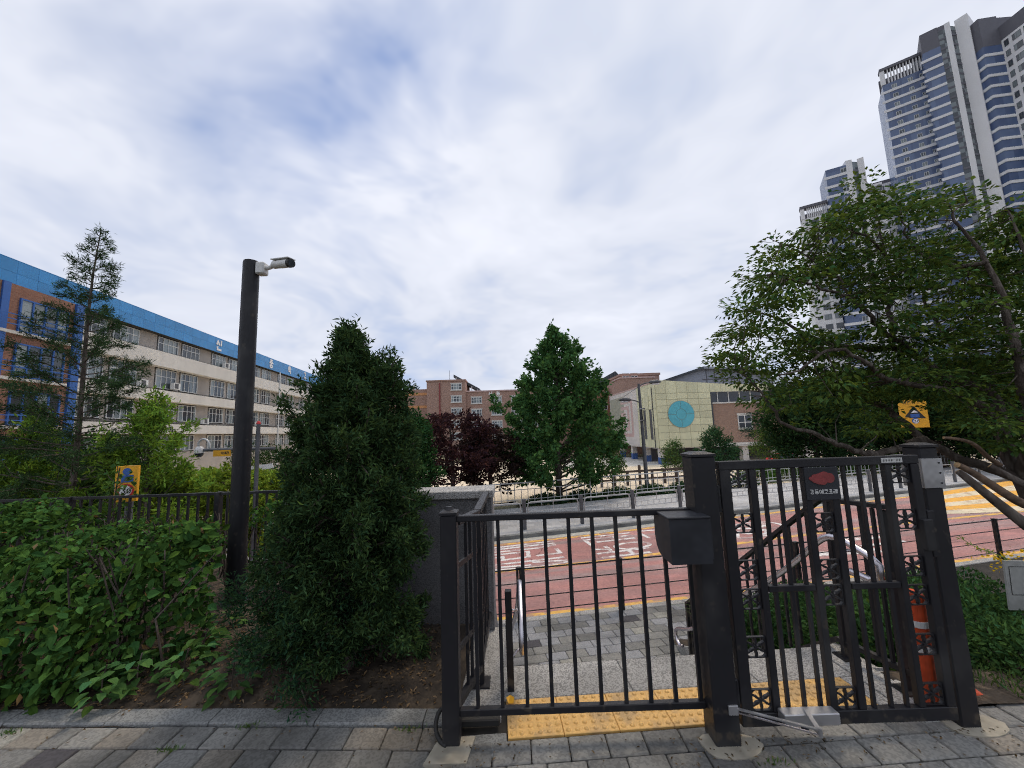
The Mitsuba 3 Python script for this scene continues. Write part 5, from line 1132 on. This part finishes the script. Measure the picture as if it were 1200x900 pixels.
# sprig with yellow flowers
sg = thing('flowering_weed', 'thin yellow green stem with small yellow flowers leaning in at the right edge', 'plant')
sp_ = curve([at(1196, 690, 3.5), at(1188, 662, 3.4), at(1160, 647, 3.3), at(1124, 628, 3.2)], 18); n = 60; f = rng.random(n); c = np.stack([np.interp(f, np.linspace(0, 1, 18), sp_[:, j]) for j in range(3)], 1)
mat('sprig_green', two(pr((.22, .30, .05), .6))); put(f'{sg}__stem', tube(sp_, np.linspace(.006, .002, 18), 5), 'sprig_green'); put_leaves(f'{sg}__leaves', leaves(c, rnd(n) + A3([-.4, 0, .2]), rnd(n), .035, .009, (.20, .28, .05), .2), kind='stuff')
n = 70; c = at(1184, 654, 3.4) + rng.normal(size=(n, 3)) * [.10, .06, .05]; put_leaves(f'{sg}__flowers', leaves(c, rnd(n), rnd(n), .028, .02, (.75, .47, .02), .15, hue=.03), kind='stuff')

# the big tree on the right: limbs follow the photograph, foliage in layered sprays on twigs
bt = thing('big_tree', 'large spreading tree with dark limbs and layered green foliage filling the right side', 'tree')
def lim(pts): return curve([at(x, y, D) for x, y, D in pts], 4 * len(pts))
limbs = [([(1215, 655, 5.4), (1196, 560, 5.5), (1172, 500, 5.6), (1160, 462, 5.7), (1110, 443, 5.7), (1066, 414, 5.8), (1000, 407, 5.9), (960, 398, 6.0), (920, 378, 6.1), (880, 365, 6.2)], .105, .012),
         ([(1172, 500, 5.6), (1140, 470, 5.4), (1086, 453, 5.2), (1030, 438, 5.1), (1005, 418, 5.0), (986, 410, 5.0), (950, 425, 4.9), (912, 440, 4.9)], .06, .01),
         ([(1196, 560, 5.5), (1150, 545, 5.6), (1083, 515, 5.9), (1046, 484, 6.1), (1000, 462, 6.3), (957, 438, 6.4), (925, 408, 6.5), (905, 380, 6.5)], .075, .01),
         ([(1083, 515, 5.9), (1035, 530, 5.6), (1000, 528, 5.4), (977, 518, 5.3), (937, 503, 5.2), (916, 495, 5.2), (901, 470, 5.1), (889, 456, 5.1), (862, 432, 5.1)], .06, .008),
         ([(1066, 414, 5.8), (1044, 394, 5.6), (1030, 383, 5.5), (1013, 363, 5.4), (1000, 353, 5.4), (980, 343, 5.3), (940, 330, 5.3), (905, 318, 5.3)], .045, .007),
         ([(1044, 394, 5.6), (1049, 383, 5.7), (1040, 366, 5.9), (1047, 346, 6.0), (1038, 300, 6.0), (1030, 262, 6.0), (1023, 222, 6.0)], .04, .007),
         ([(1196, 560, 5.5), (1198, 440, 5.0), (1177, 360, 5.0), (1157, 307, 5.1), (1133, 275, 5.2), (1120, 258, 5.2), (1134, 238, 5.3)], .085, .008),
         ([(1157, 307, 5.1), (1120, 312, 5.3), (1085, 300, 5.5), (1060, 268, 5.6), (1052, 240, 5.7)], .035, .006),
         ([(1198, 440, 5.0), (1215, 330, 4.9), (1190, 270, 5.0), (1180, 245, 5.1)], .05, .007),
         ([(1160, 462, 5.7), (1130, 430, 6.2), (1100, 380, 6.5), (1080, 340, 6.6), (1095, 300, 6.7)], .05, .007),
         ([(1000, 353, 5.4), (960, 310, 5.6), (925, 290, 5.7), (900, 278, 5.8)], .022, .005), ([(1038, 300, 6.0), (1000, 270, 5.9), (960, 265, 5.9), (940, 268, 5.9)], .022, .005)]
wood, allp = [], []
for pts, r0, r1 in limbs:
    c = lim(pts); c[1:-1] += rng.normal(size=(len(c) - 2, 3)) * .012; wood.append(tube(c, np.linspace(r0, r1, len(c)) ** 1., 8, cap=False)); allp.append(c)
allp = np.vstack(allp)
put(f'{bt}__trunk', cat(*wood), 'bark', smooth=60)
for pts, r0, r1, m, lab in (([(1206, 618, 4.2), (1170, 590, 4.3), (1140, 566, 4.4), (1124, 553, 4.5)], .055, .034, 'bark', 'thick dark sawn limb reaching in low at the right'), ([(1206, 592, 4.5), (1165, 570, 4.5), (1133, 550, 4.6), (1122, 545, 4.6)], .05, .032, 'brown_bark', 'brown sawn limb just above the thick dark one'), ([(1204, 570, 4.7), (1182, 558, 4.8), (1160, 546, 4.9)], .042, .03, 'bark', 'short dark sawn limb at the right edge'), ([(1172, 545, 5.2), (1150, 528, 5.1), (1138, 519, 5.0), (1106, 513, 5.0)], .03, .018, 'brown_bark', 'thin pale broken branch above the sawn limbs')):
    c = lim(pts); k_ = put(f'{bt}__sawn_limb', tube(c, np.linspace(r0, r1, len(c)), 9), m, lab, smooth=60); e = c[-1]; d = unit(c[-1] - c[-2]); put(f'{k_}__cut_face', tube([e + d * .001, e + d * .006], r1 * .97, 10), 'sawn_wood')
outline = Polygon([(838, 418), (858, 384), (850, 352), (884, 344), (878, 322), (886, 290), (908, 292), (900, 272), (930, 260), (948, 266), (985, 256), (1006, 206), (1030, 200), (1046, 214), (1060, 236), (1096, 226), (1132, 220), (1146, 240), (1125, 262), (1100, 268), (1124, 282), (1152, 268), (1180, 240), (1240, 225), (1250, 520), (1190, 530), (1120, 505), (1060, 512), (1000, 505), (940, 494), (902, 478), (876, 462), (856, 442)])
holes = [Point(1128, 262).buffer(17), Point(1085, 268).buffer(12), Point(935, 345).buffer(12), Point(960, 366).buffer(27), Point(1000, 388).buffer(19), Point(1070, 487).buffer(26), Point(1100, 250).buffer(9), Point(868, 370).buffer(7), Point(1030, 335).buffer(7), Point(1080, 395).buffer(9)]
cent = []
while len(cent) < 470:
    x, y = 835 + 400 * rng.random(), 196 + 330 * rng.random()
    if not outline.contains(Point(x, y)) or any(h.contains(Point(x, y)) for h in holes): continue
    if y > 470 and rng.random() < .4: continue
    c = at(x, y, 4.9 + 1.6 * rng.random()); cent.append(c)
cent = A3(cent); tw, ps, ds, ns, cs = [], [], [], [], []
for c in cent:
    o = allp[np.argmin(np.linalg.norm(allp - c, axis=1) + rng.random(len(allp)) * .25)]
    mid = (o + c) / 2 + rng.normal(size=3) * .05; tw.append(tube([o, mid, c], [.010, .006, .003], 4, cap=False))
    dr_ = unit((c - o) * [1, 1, .4] + rng.normal(size=3) * .25)
    k_ = int(62 * (.6 + .8 * rng.random())); u = np.sqrt(rng.random((k_, 1))) * unit(rng.normal(size=(k_, 3)) * [1, 1, 0]) * .27 + rng.normal(size=(k_, 3)) * [.02, .02, .035]; u[:, 2] -= .25 * (u[:, 0] ** 2 + u[:, 1] ** 2)
    ps.append(c + u); ds.append(unit(dr_ * .5 + unit(u) * .8 + rnd(k_) * .4 - A3([0, 0, .15]))); ns.append(unit(A3([0, 0, 1.]) * 1.1 + rnd(k_) * .6)); cs.append(np.full(k_, .75 + .5 * rng.random()))
P, D, N, B = np.vstack(ps), np.vstack(ds), np.vstack(ns), np.concatenate(cs); n = len(P)
lv = leaves(P, D, N, (.084 * (.6 + .7 * rng.random(n))), .050 * (.7 + .5 * rng.random(n)), (.090, .146, .036), .30, hue=.18); put_leaves(f'{bt}__crown', (lv[0], lv[1], np.clip(lv[2] * np.repeat(B, 4)[:, None], .004, .9)))
put(f'{bt}__twigs', cat(*tw), 'bark', kind='stuff')
